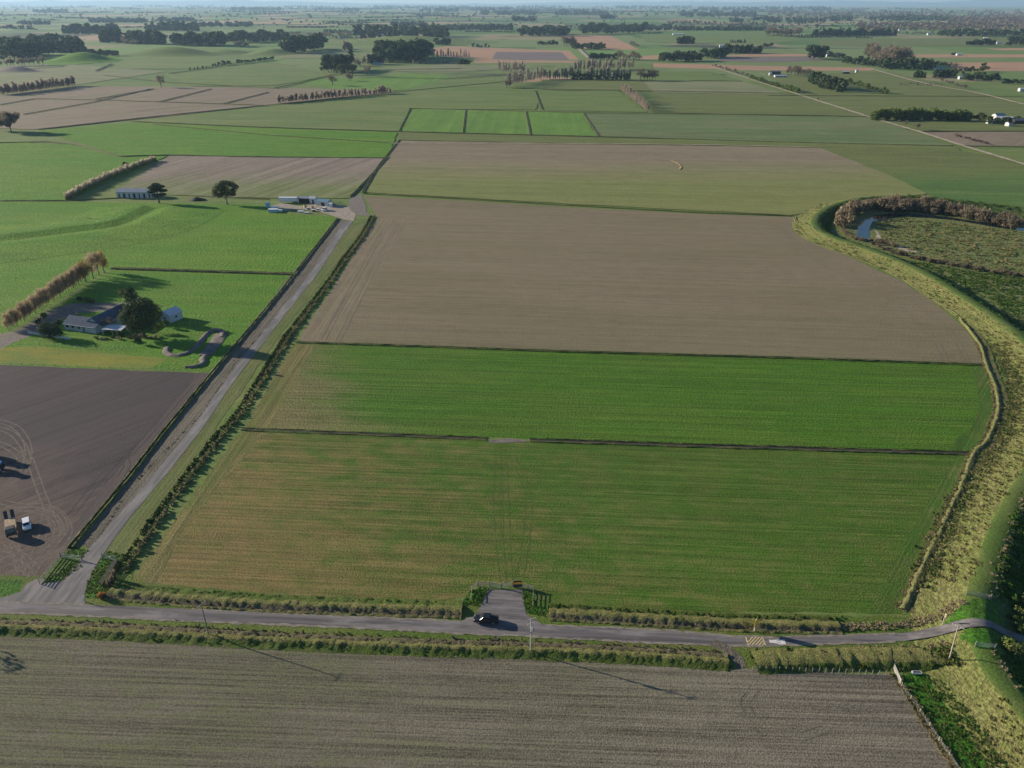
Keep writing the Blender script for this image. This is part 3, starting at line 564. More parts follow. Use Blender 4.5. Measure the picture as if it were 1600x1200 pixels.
def twigs(clumps, n, w, l, upw=1.0):
    C = np.array([c[:3] for c in clumps], float); R = np.array([c[3:6] for c in clumps], float)
    p = R.prod(1)**(2/3); i = RNG.choice(len(C), n, p=p/p.sum()); d = unit(n)
    P = C[i]+d*R[i]*(RNG.random(n)**.5)[:, None]; ax = d*.7+np.array([0, 0, upw])+unit(n)*.35; ax /= np.linalg.norm(ax, axis=1)[:, None]
    Nn = np.cross(ax, unit(n)); Nn /= np.linalg.norm(Nn, axis=1)[:, None]+1e-9
    V, F = quads(P, Nn, w*RNG.uniform(.6, 1.3, n), l*RNG.uniform(.6, 1.3, n), up=ax)
    return V, F, np.repeat(.5+RNG.normal(0, .2, n), 4)
def limbs(segs):
    m = MB()
    for p, q, r0, r1 in segs: m.tube(p, q, r0, r1, 6)
    V = np.array(m.V); F4 = [f for f in m.F if len(f) == 4]; F6 = [f for f in m.F if len(f) == 6]
    tri = [(f[0], f[k], f[k+1]) for f in F6 for k in range(1, 5)]
    return V, np.array(F4), np.array(tri)
def tree_obj(name, segs, lv, bark, leaf, split=False, parent=None):
    """one mesh (trunk and crown as material slots) or, split, trunk and crown as two children"""
    V1, F4, F3 = limbs(segs); V2, F2, t2 = lv
    if split:
        np_mesh('trunk', V1, [F4, F3], bark, parent=parent, smooth=True); c = np_mesh('crown', V2, [F2], leaf, tint=t2, parent=parent); return c
    V = np.vstack([V1, V2]); mi = np.r_[np.zeros(len(F4)), np.ones(len(F2)), np.zeros(len(F3))]
    return np_mesh(name, V, [np.vstack([F4, F2+len(V1)]), F3], [bark, leaf], mi, tint=np.r_[np.full(len(V1), .5), t2])
def cat_lv(*L):
    V, F, T, b = [], [], [], 0
    for v, f, t in L: V.append(v); F.append(f+b); T.append(t); b += len(v)
    return np.vstack(V), np.vstack(F), np.concatenate(T)
R_ = random.uniform
def pine_parts(h, n=420, size=.11, w=.30, seed=0):
    random.seed(seed); c = []
    for k in range(11):
        z = R_(.14, .93)*h; rr = w*h*(1-abs(z/h-.5)*.9)*R_(.5, .8); a = R_(0, 2*pi); o = (w*h-rr)*R_(.3, 1)
        c.append((cos(a)*o, sin(a)*o, z, rr, rr, rr*R_(.45, .7)))
    c.append((0, 0, .93*h, w*h*.35, w*h*.35, h*.09))
    segs = [((0, 0, 0), (0, 0, h*.55), h*.028, h*.018), ((0, 0, h*.55), (0, 0, h*.9), h*.018, h*.006)]
    segs += [((0, 0, q[2]*.75), (q[0]*.8, q[1]*.8, q[2]), h*.010, h*.004) for q in c[:7]]
    return segs, leaves(c, n, size*h, .35)
def poplar_parts(h, n=260, w=.13, seed=0, tw=.012, tl=.16, z0=.12):
    random.seed(seed); segs = [((0, 0, 0), (0, 0, h*.5), h*.013, h*.009), ((0, 0, h*.5), (0, 0, h*.97), h*.009, h*.002)]; c = []
    for k in range(9):
        z = (.12+.07*k)*h; a = R_(0, 2*pi); r = w*h*R_(.6, 1)*(1 if k < 6 else .7)
        q = (cos(a)*r*.7, sin(a)*r*.7, min(z+h*R_(.18, .28), h*.95)); segs.append(((0, 0, z), q, h*.005, h*.0015)); c.append((q[0]*.7, q[1]*.7, q[2]-h*.06, w*h*.55, w*h*.55, h*.14))
    c.append((0, 0, h*.55, w*h*.7, w*h*.7, h*.40))
    return segs, twigs(c, n, tw*h, tl*h, 1.6)
def broad_parts(h, n=420, w=.42, seed=0, size=.085, mode='leaf', zl=.45):
    random.seed(seed); segs = [((0, 0, 0), (0, 0, h*.32), h*.03, h*.022)]; c = []
    for k in range(8):
        a = k*2*pi/8+R_(-.4, .4); r = w*h*R_(.35, .75); z = h*R_(zl, .82); q = (cos(a)*r, sin(a)*r, z)
        segs.append(((0, 0, h*.28), q, h*.014, h*.004)); rr = h*R_(.14, .22); c.append((*q, rr, rr, rr*.75))
    c.append((0, 0, h*.78, h*.22, h*.22, h*.17)); segs.append(((0, 0, h*.3), (0, 0, h*.8), h*.018, h*.004))
    lv = leaves(c, n, size*h, .3) if mode == 'leaf' else cat_lv(twigs(c, int(n*.7), .012*h*1.6, .16*h, .8), leaves(c, int(n*.3), size*h*.6, .3))
    return segs, lv
PROTO = {}
def proto(kind):
    if kind in PROTO: return PROTO[kind]
    L = []
    if kind == 'pine':
        for s in range(4): L.append(tree_obj('conifer_tree', *pine_parts(10, 420, .125, (.30, .36, .27, .33)[s], s), M['bark'], M['pine']))
    elif kind == 'darkbroad':
        for s in range(3): L.append(tree_obj('evergreen_tree', *broad_parts(10, 420, .46, 20+s, .12, zl=.25), M['bark'], M['pine']))
    elif kind == 'macro':
        for s in range(3): L.append(tree_obj('macrocarpa_tree', *broad_parts(10, 300, .46, 25+s, .13, zl=.25), M['bark'], M['pine']))
    elif kind == 'poplar':
        for s in range(4): L.append(tree_obj('poplar_tree', *poplar_parts(10, 260, .14, 30+s, .017, .18), M['palebark'], M['popl']))
    elif kind == 'pinkpop':
        for s in range(3): L.append(tree_obj('poplar_tree', *poplar_parts(10, 340, .24, 40+s, .024, .2), M['palebark'], M['pink']))
    elif kind == 'brown':
        for s in range(4): L.append(tree_obj('deciduous_tree', *broad_parts(10, 420, .38, 50+s, .09, 'twig'), M['bark'], M['brownleaf']))
    elif kind == 'green':
        for s in range(3): L.append(tree_obj('broadleaf_tree', *broad_parts(10, 380, .40, 60+s, .10), M['bark'], M['gum']))
    elif kind == 'autumn':
        L.append(tree_obj('autumn_tree', *broad_parts(10, 380, .40, 70, .09, 'twig'), M['bark'], M['autumn']))
    elif kind == 'hedge':
        for s in range(3):
            random.seed(80+s); c = [(R_(-2, 2), R_(-2, 2), R_(2.5, 7.2), 3.4, 3.4, 2.8) for _ in range(6)]
            L.append(tree_obj('hedge_tree', [((0, 0, 0), (0, 0, 6), .3, .15)], leaves(c, 300, 1.3, .3), M['bark'], M['hedge']))
    for o in L: COL.objects.unlink(o)
    PROTO[kind] = L; return L
NTREE = {}
def plant(kind, loc, h, label, cat, group=None):
    if kind == 'darkbroad' and loc[1] > 2600: kind = 'macro'  # far dark evergreens: same trees, not another species, only sparser crowns
    o = random.choice(proto(kind)); o = o.copy(); COL.objects.link(o); NTREE[kind] = NTREE.get(kind, 0)+1
    s = h/10; o.location = loc; o.scale = (s*R_(.9, 1.15), s*R_(.9, 1.15), s); o.rotation_euler = (0, 0, R_(0, 6.28))
    return tag(o, label, cat, group)
def clump(kind, line, n, hpx, label, group, depth=0.0, jit=.15, cat='tree', vary=.38):
    """n trees along a base line traced on the ground, `depth` photo rows deep; hpx: height of the front trees in photo pixels"""
    h = (.92 if kind in ('poplar', 'pinkpop') else 1.1)*hpx/vpxm(sum(p[1] for p in line)/len(line)); h = min(h, 36); n = int(n*1.25) if kind in ('darkbroad', 'pine', 'brown') and n > 3 else n
    P = np.array(line, float); L = np.r_[0, np.cumsum(np.hypot(*np.diff(P, axis=0).T))]
    for i in range(n):
        s = L[-1]*(i+.5+R_(-jit, jit)*2)/n; x, y = np.interp(s, L, P[:, 0]), np.interp(s, L, P[:, 1])-R_(0, depth)
        p = G(x, y); plant(kind, (p[0]+R_(-1, 1)*h*.05, p[1]+R_(-1, 1)*h*.05, -.1), h*R_(1-vary, 1+vary*.55), label, cat, group)

# tufts ------------------------------------------------------------
def tufts(name, XY, r, hgt, mat, nb=9, tint=.5, label=None, tvar=.16, cat='grass', zoff=-.03, width=.42, upright=0.0):
    nb += 4
    n = len(XY); R = r*RNG.lognormal(0, .28, n); Hh = hgt*.8*RNG.lognormal(0, .3, n); z0 = HT(XY[:, 0], XY[:, 1])+zoff+.08; tint += .08
    a = (np.arange(nb)[None]*2*pi/nb+RNG.uniform(0, 2*pi, (n, 1))+RNG.normal(0, .3, (n, nb))); l = RNG.uniform(.6, 1.15, (n, nb))
    dx, dy = np.cos(a), np.sin(a); Rn = R[:, None]; Hn = Hh[:, None]*RNG.uniform(.7, 1.15, (n, nb)); hw = Rn*width*.5
    bx, by = XY[:, :1], XY[:, 1:2]; V = np.zeros((n, nb, 5, 3))
    def put(k, rad, side, z): V[:, :, k, 0] = bx+dx*rad-dy*side; V[:, :, k, 1] = by+dy*rad+dx*side; V[:, :, k, 2] = z0[:, None]+z
    put(0, .15*Rn, -hw*.7, 0*Hn); put(1, .15*Rn, hw*.7, 0*Hn); put(2, (.6-.35*upright)*Rn*l, -hw, Hn*.9); put(3, (.6-.35*upright)*Rn*l, hw, Hn*.9); put(4, (1.1-.5*upright)*Rn*l, 0*hw, Hn*(.45+.9*upright))
    b = np.arange(n*nb)[:, None]*5; q = b+np.array([[0, 1, 3, 2]]); t = b+np.array([[2, 3, 4]])
    T = np.repeat((tint+RNG.normal(0, tvar, n))[:, None]+RNG.normal(0, .09, (n, nb)), 5)
    o = np_mesh(name, V.reshape(-1, 3), [q, t], mat, tint=T.ravel())
    return tag(o, label, cat, kind='stuff')
def along(px, spacing, half, n=None, z=0, off=0.0, gap=None):
    P = resample(np.array(W(px))[:, :2], 1.0); T = np.gradient(P, axis=0); T /= np.linalg.norm(T, axis=1)[:, None]; Nn = np.stack([T[:, 1], -T[:, 0]], 1)
    n = n or int(len(P)*2*half/spacing**2); i = RNG.integers(0, len(P), n)
    return P[i]+Nn[i]*(off+RNG.uniform(-half, half, n))[:, None]+RNG.normal(0, .4, (n, 2))*T[i]
def in_poly(px, spacing):
    P = np.array(W(px))[:, :2]; lo, hi = P.min(0), P.max(0); n = int((hi-lo).prod()/spacing**2)
    Q = RNG.uniform(lo, hi, (n, 2)); return Q[inside(Q, P)]
def bank_pts(o0, o1, i0, i1, spacing):
    s = CREST[i0:i1]; n = int(len(s)*2.0*abs(o1-o0)/spacing**2); i = RNG.integers(i0, i1, n); o = RNG.uniform(o0, o1, n)
    return CREST[i]+CNORM[i]*o[:, None]+RNG.normal(0, .6, (n, 2))
def keep(XY, *polys):
    for px in polys: XY = XY[~inside(XY, np.array(W(px))[:, :2])]
    return XY

# stopbank tussocks
nC = len(CREST); ci = lambda py, lo=0, hi=nC: lo+int(np.argmin(np.abs(CREST[lo:hi, 1]-G(800, py)[1])))
iroad = int(np.argmin(np.hypot(*(CREST-np.array(G(1532, 990, LH)[:2])).T))); ifar = int(np.argmin(np.hypot(*(CREST-np.array(G(1600, 528, LH)[:2])).T)))
ihook = int(np.argmin(np.hypot(*(CREST-np.array(G(1273, 346, LH)[:2])).T)))
CROSS = [(1400, 968), (1500, 944), (1570, 950), (1640, 985), (1640, 1030), (1550, 1034), (1500, 1024), (1400, 1012)]
tufts('bank_tussocks', keep(bank_pts(-13.5, -2.6, iroad+8, ifar, 1.5), CROSS), .62, .34, M['tuss'], 10, .30, 'pale tussock grass covering the field side of the near stopbank')
tufts('bank_tussocks', keep(bank_pts(-14, -9.5, iroad+6, ifar, 1.05), CROSS), .60, .42, M['rough'], 9, .34, 'darker rough grass along the foot of the near stopbank', tvar=.2)
tufts('bank_tussocks', bank_pts(-12, -2.4, ifar, ihook+30, 2.4), .62, .28, M['tuss'], 8, .30, 'pale tussock grass on the stopbank beside the brown worked field')
tufts('bank_tussocks', keep(bank_pts(-13, -2.2, 0, iroad-8, 1.5), CROSS), .58, .32, M['tuss'], 10, .30, 'pale tussock grass on the stopbank below the road')
tufts('bank_rough_grass', keep(bank_pts(2.0, 9.5, 0, ifar, .9), CROSS), .6, .45, M['greent'], 7, .5, 'rough green grass on the shaded river side of the near stopbank')
tufts('bank_rough_grass', keep(bank_pts(1.7, 2.6, 0, ifar, .7), CROSS), .4, .4, M['drygr'], 7, .5, 'dry fringe of grass along the river edge of the stopbank crest')
tufts('bank_rough_grass', bank_pts(1.9, 9.5, ifar, nC-30, 1.3), .75, .45, M['greent'], 6, .5, 'rough green grass on the river side of the far stopbank')
tufts('ditch_edge_grass', along(D4[:9], .5, 1.0, off=-1.9), .32, .35, M['drygr'], 7, .45, 'dry pale grass on the bank beside the drain at the crop edge')
# front road verges
N1 = [(175, 922), (300, 934), (420, 941), (560, 947), (710, 951)]; N2 = [(862, 956), (1000, 963), (1160, 972), (1300, 977), (1400, 975)]
tufts('verge_rough_grass', along([(165, 928), (300, 939), (420, 947), (560, 952), (712, 957)], .85, 1.0, off=.0), .42, .42, M['rough'], 8, .42, 'rough tussocky grass on the road verge below the tan crop', tvar=.2)
tufts('verge_green_growth', along([(178, 918), (420, 936), (640, 944), (722, 947)], 1.0, 1.0), .4, .35, M['greent'], 8, .45, 'green growth in the verge drain below the tan crop')
tufts('verge_dead_stalks', along([(190, 936), (300, 943), (420, 950), (560, 956), (722, 962)], .9, .35), .3, .4, M['dead'], 8, .4, 'brown dead stalks at the foot of the verge beside the road')
tufts('verge_rough_grass', along([(862, 957), (1000, 965), (1160, 974), (1300, 979)], .95, 1.8), .42, .42, M['rough'], 8, .55, 'rough straw grass on the road verge below the green crop', tvar=.22)
tufts('verge_green_growth', along([(850, 949), (1000, 957), (1160, 965), (1320, 968)], 1.0, .7), .42, .5, M['greent'], 8, .35, 'dark growth at the crop edge above the road verge')
tufts('verge_dry_grass', keep(along([(1200, 983), (1300, 981), (1400, 977), (1460, 970), (1498, 955)], .5, 1.0)), .36, .34, M['drygr'], 10, .75, 'dry blond grass beside the road before the stopbank')
tufts('verge_dry_grass', along([(862, 966), (1000, 973), (1160, 982)], .7, .3), .3, .22, M['drygr'], 7, .6, 'dry blond grass fringe beside the road below the green crop')
B1 = [(-60, 972), (160, 982), (400, 996), (640, 1008), (830, 1014), (1000, 1022), (1128, 1030)]
tufts('verge_dead_stalks', along([(-60, 967), (160, 974), (400, 987), (640, 998), (830, 1004), (1000, 1012), (1120, 1020)], .8, .6), .32, .42, M['dead'], 8, .5, 'grey brown dead stalks along the near side of the road')
tufts('verge_rough_grass', along([(-60, 976), (160, 984), (400, 997), (640, 1008), (830, 1014), (1000, 1022), (1132, 1032)], .85, .9), .42, .45, M['rough'], 8, .5, 'rough tussocky grass between the road and the drilled field', tvar=.2)
tufts('verge_green_growth', along([(-60, 986), (160, 994), (400, 1007), (640, 1019), (830, 1026), (1000, 1034), (1140, 1041)], .9, .7), .4, .3, M['greent'], 8, .4, 'green growth along the edge of the drilled field')
tufts('verge_rough_grass', along([(1182, 1033), (1260, 1032), (1340, 1030), (1420, 1030), (1490, 1032)], 1.1, 2.6), .55, .5, M['rough'], 9, .42, 'tall rough grass and weeds on the verge beside the stopbank', tvar=.22)
tufts('verge_weeds', along([(1200, 1033), (1300, 1031), (1400, 1030), (1484, 1032)], .95, 2.4), .6, .75, M['hedge'], 8, .55, 'dark tangled weeds on the verge bank beside the stopbank', tvar=.25)
tufts('verge_dry_grass', along([(1180, 1024), (1260, 1018), (1400, 1012), (1480, 1013)], .55, .5), .42, .4, M['drygr'], 8, .5, 'dry grass fringe along the near road verge')
tufts('fence_line_grass', along([(1398, 1056), (1440, 1120), (1495, 1205), (1540, 1280)], .45, .8), .42, .5, M['drygr'], 8, .4, 'dry grass under the fence at the end of the drilled field')
tufts('lush_tufts', keep(in_poly([(1410, 1062), (1460, 1056), (1540, 1150), (1640, 1310), (1570, 1310), (1500, 1205)], .8)), .42, .28, M['greent'], 8, .55, 'lush green tufts between the fence and the stopbank')
# lane-side hedges and drain growth
DL = [(190, 893), (246, 811), (294, 745), (340, 685), (373, 649), (412, 587), (450, 525), (487, 477), (517, 437), (540, 403), (567, 367), (583, 338)]
tufts('drain_growth', along(DL, .46, .4, off=-1.2), .45, .7, M['hedge'], 10, .56, 'dark green growth on the lane side of the drain', width=.7)
tufts('drain_growth', along(DL, .55, .5, off=.9), .55, .75, M['rough'], 9, .6, 'light rough grass on the field side of the drain', width=.6)
tufts('drain_growth', along([(112, 854), (200, 747), (259, 671), (333, 581)], .45, .3), .36, .55, M['greent'], 8, .6, 'low green growth between the ploughed field and the lane')
tufts('drain_growth', along([(333, 580), (440, 454), (528, 342)], .9, .3), .4, .5, M['greent'], 6, .45, 'low green growth between the paddocks and the lane')
tufts('lane_edge_grass', along([(150, 846), (203, 761), (258, 705), (314, 648), (367, 568), (434, 491)], .55, .22), .22, .16, M['dead'], 6, .3, 'dark ragged grass along the edge of the lane')
tufts('lush_tufts', np.vstack([in_poly([(64, 912), (118, 876), (134, 881), (98, 908)], .5), in_poly([(158, 873), (168, 862), (198, 866), (176, 900), (162, 934), (133, 934), (136, 908)], .5), in_poly([(98, 868), (112, 856), (138, 861), (130, 872)], .5)]), .3, .18, M['greent'], 7, .6, 'lush green tufts beside the lane entrance')
tufts('lush_tufts', np.vstack([in_poly([(718, 946), (736, 922), (762, 921), (752, 948)], .5), in_poly([(814, 926), (833, 922), (835, 946), (858, 950), (850, 964), (822, 958)], .5)]), .3, .2, M['greent'], 7, .5, 'lush green tufts beside the gateway apron')
tufts('ditch_edge_grass', along(D1b, .6, .35, off=-1.3), .3, .25, M['greent'], 6, .5, 'green grass along the drain between the two crops')
# river flat
bp = [(1368, 352), (1372, 343), (1420, 341), (1600, 362), (1660, 436), (1560, 422), (1460, 407), (1400, 392), (1378, 372)]
tufts('river_flat_tussocks', in_poly(bp, 2.7), 1.1, .7, M['rough'], 7, .62, 'rough grass and weeds inside the river bend', tvar=.25)
tufts('river_flat_tussocks', keep(in_poly([(1400, 404), (1480, 418), (1640, 440), (1700, 520), (1640, 545), (1560, 480), (1460, 425)], 1.6)), .9, .6, M['greent'], 6, .55, 'green tussocks on the flat between the stopbank and the river', tvar=.2)
tufts('river_flat_tussocks', in_poly([(1300, 330), (1330, 318), (1420, 312), (1600, 330), (1600, 345), (1420, 322), (1340, 330), (1318, 350)], 2.2), 1.1, .7, M['greent'], 6, .6, 'green tussocks beyond the river willows', tvar=.2)
tufts('river_bank_scrub', in_poly([(1558, 905), (1600, 800), (1700, 780), (1700, 1010), (1600, 985)], 1.6), .9, .8, M['greent'], 8, .45, 'dark scrub on the river flat beside the near stopbank', tvar=.25)
def bush(name, label, p, r, h, mat, n=160, size=.35, group=None, seed=0, stemm=None):
    random.seed(seed); t = thing(name, label, 'bush', (p[0], p[1], p[2]), 0, group)
    c = [(R_(-.6, .6)*r, R_(-.6, .6)*r, h*R_(.35, .75), r*.55, r*.55, h*.32) for _ in range(6)]
    V, F4, F3 = limbs([((0, 0, -.2), (q[0]*.7, q[1]*.7, q[2]), .06, .02) for q in c]); np_mesh('stem', V, [F4, F3], M['bark'], parent=t)
    V, F, tt = leaves(c, n, size, .3); np_mesh('foliage', V, [F], mat, tint=tt, parent=t); return t
def gz(px, py): x, y, _ = G(px, py); x2, y2, _ = G(px, py, float(HT(x, y)[0])); return (x2, y2, float(HT(x2, y2)[0]))
bush('scrub_bush', 'rounded pale green bush on the river side of the stopbank below the road', gz(1586, 1022), 2.6, 3.0, M['rough'], 600, .4, seed=3)
for i, (x, y, r) in enumerate([(1583, 968, 1.2), (1596, 962, 1.5), (1592, 985, 1.4), (1604, 940, 1.7), (1598, 905, 1.3), (1612, 990, 1.6)]):
    bush('scrub_bush', 'small straggly bush at the river foot of the stopbank beside the road', gz(x, y), r, r*1.1, M['rough'] if i % 2 else M['hedge'], 200, .32, 'bushes at the foot of the stopbank', seed=10+i)
# riverside willows: one row of separate shrubs round the bend
def willow(p, h, seed, label, group, mat):
    t = bush('willow_shrub', label, p, h*.55, h, mat, 10, .3, group, seed); ch = [c for c in t.children if c.name.startswith('foliage')][0]
    random.seed(seed); c = [(R_(-.4, .4)*h, R_(-.4, .4)*h, h*R_(.3, .65), h*.32, h*.32, h*.3) for _ in range(5)]
    L = cat_lv(twigs(c, 170, .05*h, .34*h, 1.1), leaves(c, 90, .17*h, .3)); bpy.data.objects.remove(ch); np_mesh('foliage', L[0], [L[1]], mat, tint=L[2], parent=t); return t
wp = [willow((0, 0, 0), 4.2, 100+k, 'bare orange brown willow shrub lining the river bend', 'willows along the river bend', M['willow']) for k in range(4)]
wp += [willow((0, 0, 0), 4.2, 110+k, 'bare grey brown willow shrub lining the far river bank', 'willows along the far river bank', M['scrub']) for k in range(3)]
used = set()
def put_willow(k, p, s):
    o = wp[k] if k not in used else copy_tree(wp[k]); used.add(k); o.location = p; o.scale = (s, s, s*R_(.8, 1.1)); o.rotation_euler = (0, 0, R_(0, 6))
random.seed(5)
arc = resample([(x, y) for x, y in [(1395, 385), (1372, 379), (1345, 376), (1327, 370), (1317, 360), (1317, 350), (1324, 341), (1338, 333), (1365, 327), (1400, 325), (1440, 328)]], 3.4, True)
for i, (x, y) in enumerate(arc): put_willow(i % 4, G(x+R_(-2, 2), y+R_(-1, 1)), R_(.8, 1.35)*(.5 if y > 358 else 1.7))
arc = resample([(1375, 328), (1420, 329), (1480, 334), (1540, 346), (1582, 355)], 2.6, True)
for x, y in arc: put_willow(4+random.randrange(3), G(x+R_(-3, 3), y+R_(-3, 3)), R_(1.3, 2.1))
arc = resample([(1362, 381), (1400, 397), (1450, 409), (1500, 417), (1545, 425), (1600, 432)], 3.6, True)
for x, y in arc: put_willow(random.choice([4, 5, 6]), G(x+R_(-3, 3), y+R_(-2, 2)), R_(.35, .7))
# rusty reeds by the lane entrance
for i, (x, y, h) in enumerate([(158, 936, 1.7), (163, 934, 1.5), (176, 912, 2.4), (180, 905, 2.6), (172, 917, 2.2)]):
    t = thing('reed_clump', 'rusty orange reed clump on the corner of the lane entrance' if i < 2 else 'tall brown reed clump beside the entrance fence', 'reeds', G(x, y), 0, 'rusty reeds at the corner' if i < 2 else 'brown reeds by the entrance fence')
    L = twigs([(0, 0, h*.5, .55, .55, h*.45)], 130, .09, h*.6, 2.5); np_mesh('foliage', L[0], [L[1]], M['orange'] if i < 2 else M['dead'], tint=L[2], parent=t)
    V, F4, F3 = limbs([((R_(-.3, .3), R_(-.3, .3), -.1), (R_(-.5, .5), R_(-.5, .5), h*.7), .03, .01) for _ in range(8)]); np_mesh('stem', V, [F4, F3], M['dead'], parent=t)

# pampas hedge: each clump its own plant
pm = None; pl = resample([G(x, y)[:2] for x, y in [(106, 312), (135, 296), (160, 284), (185, 273), (210, 264), (242, 252)]], 2.6)
for i, (x, y) in enumerate(pl):
    if i < 3:
        t = thing('pampas_clump', 'feathery pale pampas clump in the row beside the green paddock', 'pampas grass', (0, 0, 0), 0, 'pampas row beside the paddock')
        Lq = cat_lv(twigs([(0, 0, 2.4, 1.3, 1.3, 1.5)], 60, .30, 1.6, 1.8)); np_mesh('plumes', Lq[0], [Lq[1]], M['pampas'], tint=Lq[2]+.15, parent=t)
        Lq = twigs([(0, 0, 1.1, 1.7, 1.7, 1.0)], 150, .22, 1.5, 1.0); np_mesh('leaf_tuft', Lq[0], [Lq[1]], M['rough'], tint=Lq[2], parent=t)
        PROTO.setdefault('pampas', []).append(t); o = t
    else: o = copy_tree(PROTO['pampas'][i % 3])
    s = R_(.95, 1.25)*1.15; o.location = (x+R_(-.5, .5), y+R_(-.8, .8), 0); o.scale = (s, s, s); o.rotation_euler = (0, 0, R_(0, 6))

# ------------------------------------------------------------------ trees close enough to show their parts
def big_tree(name, label, px, py, h, kind, seed, n, size, w=.42, bark='bark', leaf='gum', group=None, cat='tree'):
    t = thing(name, label, cat, G(px, py), 0, group); 
    sg, lv = (pine_parts(h, n, size/h, w, seed) if kind == 'pine' else poplar_parts(h, n, w, seed, .010, .15) if kind == 'poplar' else broad_parts(h, n, w, seed, size/h, 'twig' if kind == 'twig' else 'leaf', zl=.28))
    tree_obj(name, sg, lv, M[bark], M[leaf], True, t); return t
def custom_tree(name, label, p, segs, clumps, n, size, bark, leaf, cat='tree', group=None, core=.3):
    t = thing(name, label, cat, p, 0, group); tree_obj(name, segs, leaves(clumps, n, size, core), M[bark], M[leaf], True, t); return t
random.seed(11)
custom_tree('macrocarpa_tree', 'broad dark evergreen tree beside the farmhouse', G(226, 528), [((0, 0, 0), (0, 0, 9), .7, .45), ((0, 0, 9), (.5, 0, 15), .45, .1)]+[((0, 0, 4+k), (4*cos(k*1.3), 4*sin(k*1.3), 8+k), .2, .06) for k in range(6)],
            [(-3.2, 0, 12.2, 2.6, 3.0, 2.4), (2.8, 0, 14.6, 3.0, 3.0, 2.2), (-.4, .5, 14.4, 2.4, 2.6, 1.6), (1.2, -1, 11.8, 3.2, 3, 2.4), (5.2, .5, 10, 3.2, 3.6, 3.4), (4.2, 0, 13, 3, 3, 2.6), (-4.6, -.5, 9, 3.2, 3.2, 3.6), (.5, -2, 9, 4, 3.4, 3.4), (-1, 2, 7, 4, 3.4, 3), (3.2, -1, 6.2, 2.8, 2.8, 2.4), (-2.5, -1, 5, 3, 2.8, 2.2)], 9000, .48, 'bark', 'pine')
custom_tree('conifer_tree', 'smaller rounded dark conifer behind the broad evergreen by the house', G(212, 497), [((0, 0, 0), (0, 0, 12), .4, .1)], [(0, 0, 10.5, 2.6, 2.6, 2.6), (1.0, 0, 8, 2.8, 2.8, 2.4), (-1, 0, 6.2, 2.9, 2.9, 2.2), (.3, 0, 12.6, 1.5, 1.5, 1.4), (0, 0, 3.6, 2.6, 2.6, 1.8)], 2800, .42, 'bark', 'pine')
custom_tree('garden_tree', 'rounded dark garden tree by the driveway gate', G(78, 528), [((0, 0, 0), (0, 0, 5), .3, .1)], [(0, 0, 4.6, 3.0, 2.6, 2.2), (-1.8, 0, 3.6, 2.4, 2.4, 2), (2.2, .4, 3.4, 2.6, 2.4, 2), (3.6, 0, 2.4, 2, 2, 1.6), (.5, -1, 2.2, 3, 2, 1.6)], 1800, .45, 'bark', 'pine')
custom_tree('garden_tree', 'bare purplish garden tree in front of the garage roof', G(172, 516), [((0, 0, 0), (0, 0, 3), .18, .1)]+[((0, 0, 1.6), (1.6*cos(k), 1.6*sin(k), 4.2), .08, .02) for k in range(6)], [(0, 0, 4, 2.2, 2.2, 1.6), (1.5, 0, 3.5, 1.6, 1.6, 1.3), (-1.5, .3, 3.4, 1.5, 1.5, 1.3)], 330, .3, 'bark', 'brownleaf', core=.5)
for i, (x, y, r) in enumerate([(126, 470, 1.4), (136, 472, 1.8), (146, 473, 1.2), (70, 498, 1.9), (62, 505, 1.4)]):
    bush('garden_shrub', 'dark shrub on the lawn behind the farmhouse' if i < 3 else 'dark shrub beside the driveway near the poplar row', G(x, y), r, r*1.3, M['hedge'] if i else M['pine'], 260, .4, 'shrubs behind the farmhouse' if i < 3 else 'shrubs by the driveway', seed=40+i)
for x, y, h, lab, mt in ((196, 470, 6, 'olive garden tree behind the parked boat', 'gum'), (190, 530, 3.6, 'small olive garden tree in front of the carport', 'gum'), (246, 520, 5, 'dark garden tree at the right foot of the broad evergreen', 'hedge'), (262, 512, 3.4, 'low garden tree in front of the gabled shed', 'hedge'), (92, 512, 4.2, 'garden tree at the left end of the farmhouse', 'pine'), (216, 538, 3.2, 'small garden tree below the broad evergreen', 'gum')):
    custom_tree('garden_tree', lab, G(x, y), [((0, 0, 0), (0, 0, h*.7), .16, .06)], [(R_(-.25, .25)*h, R_(-.2, .2)*h, h*R_(.45, .85), h*.26, h*.24, h*.2) for _ in range(5)], 700, .3, 'bark', mt, core=.35)
# garden edge: shrubs along the front fence of the house
for i in range(13):
    x = 150+i*8.6; y = 527+abs(i-6)*.6+R_(-2, 2)
    bush('flower_border_shrub', 'low brown garden shrub in the border in front of the farmhouse', G(x, y), R_(.7, 1.2), R_(.6, 1.3), M['dead'] if i % 3 else M['hedge'], 110, .3, 'border shrubs in front of the farmhouse', seed=60+i)
custom_tree('macrocarpa_tree', 'flat layered dark conifer beside the long barn', G(249, 317.5), [((0, 0, 0), (0, 0, 8), .55, .3), ((0, 0, 8), (0, 0, 12), .3, .08)]+[((0, 0, 3+k), (4.5*cos(k*2), 4.5*sin(k*2), 5+k), .14, .05) for k in range(6)],
            [(-3, 0, 10.4, 2.6, 2.6, 1.0), (2.6, 0, 11, 2.8, 2.6, 1.0), (0, 0, 12.2, 2.8, 2.6, 1.0), (4, 0, 8.4, 2.8, 2.6, .9), (-3.6, 0, 7.6, 2.6, 2.6, 1.0), (0, 0, 8.8, 4, 3, 1.2), (3, 0, 5.8, 2.6, 2.4, .9), (-2, 0, 5.2, 2.4, 2.4, .9)], 2600, .6, 'bark', 'pine')
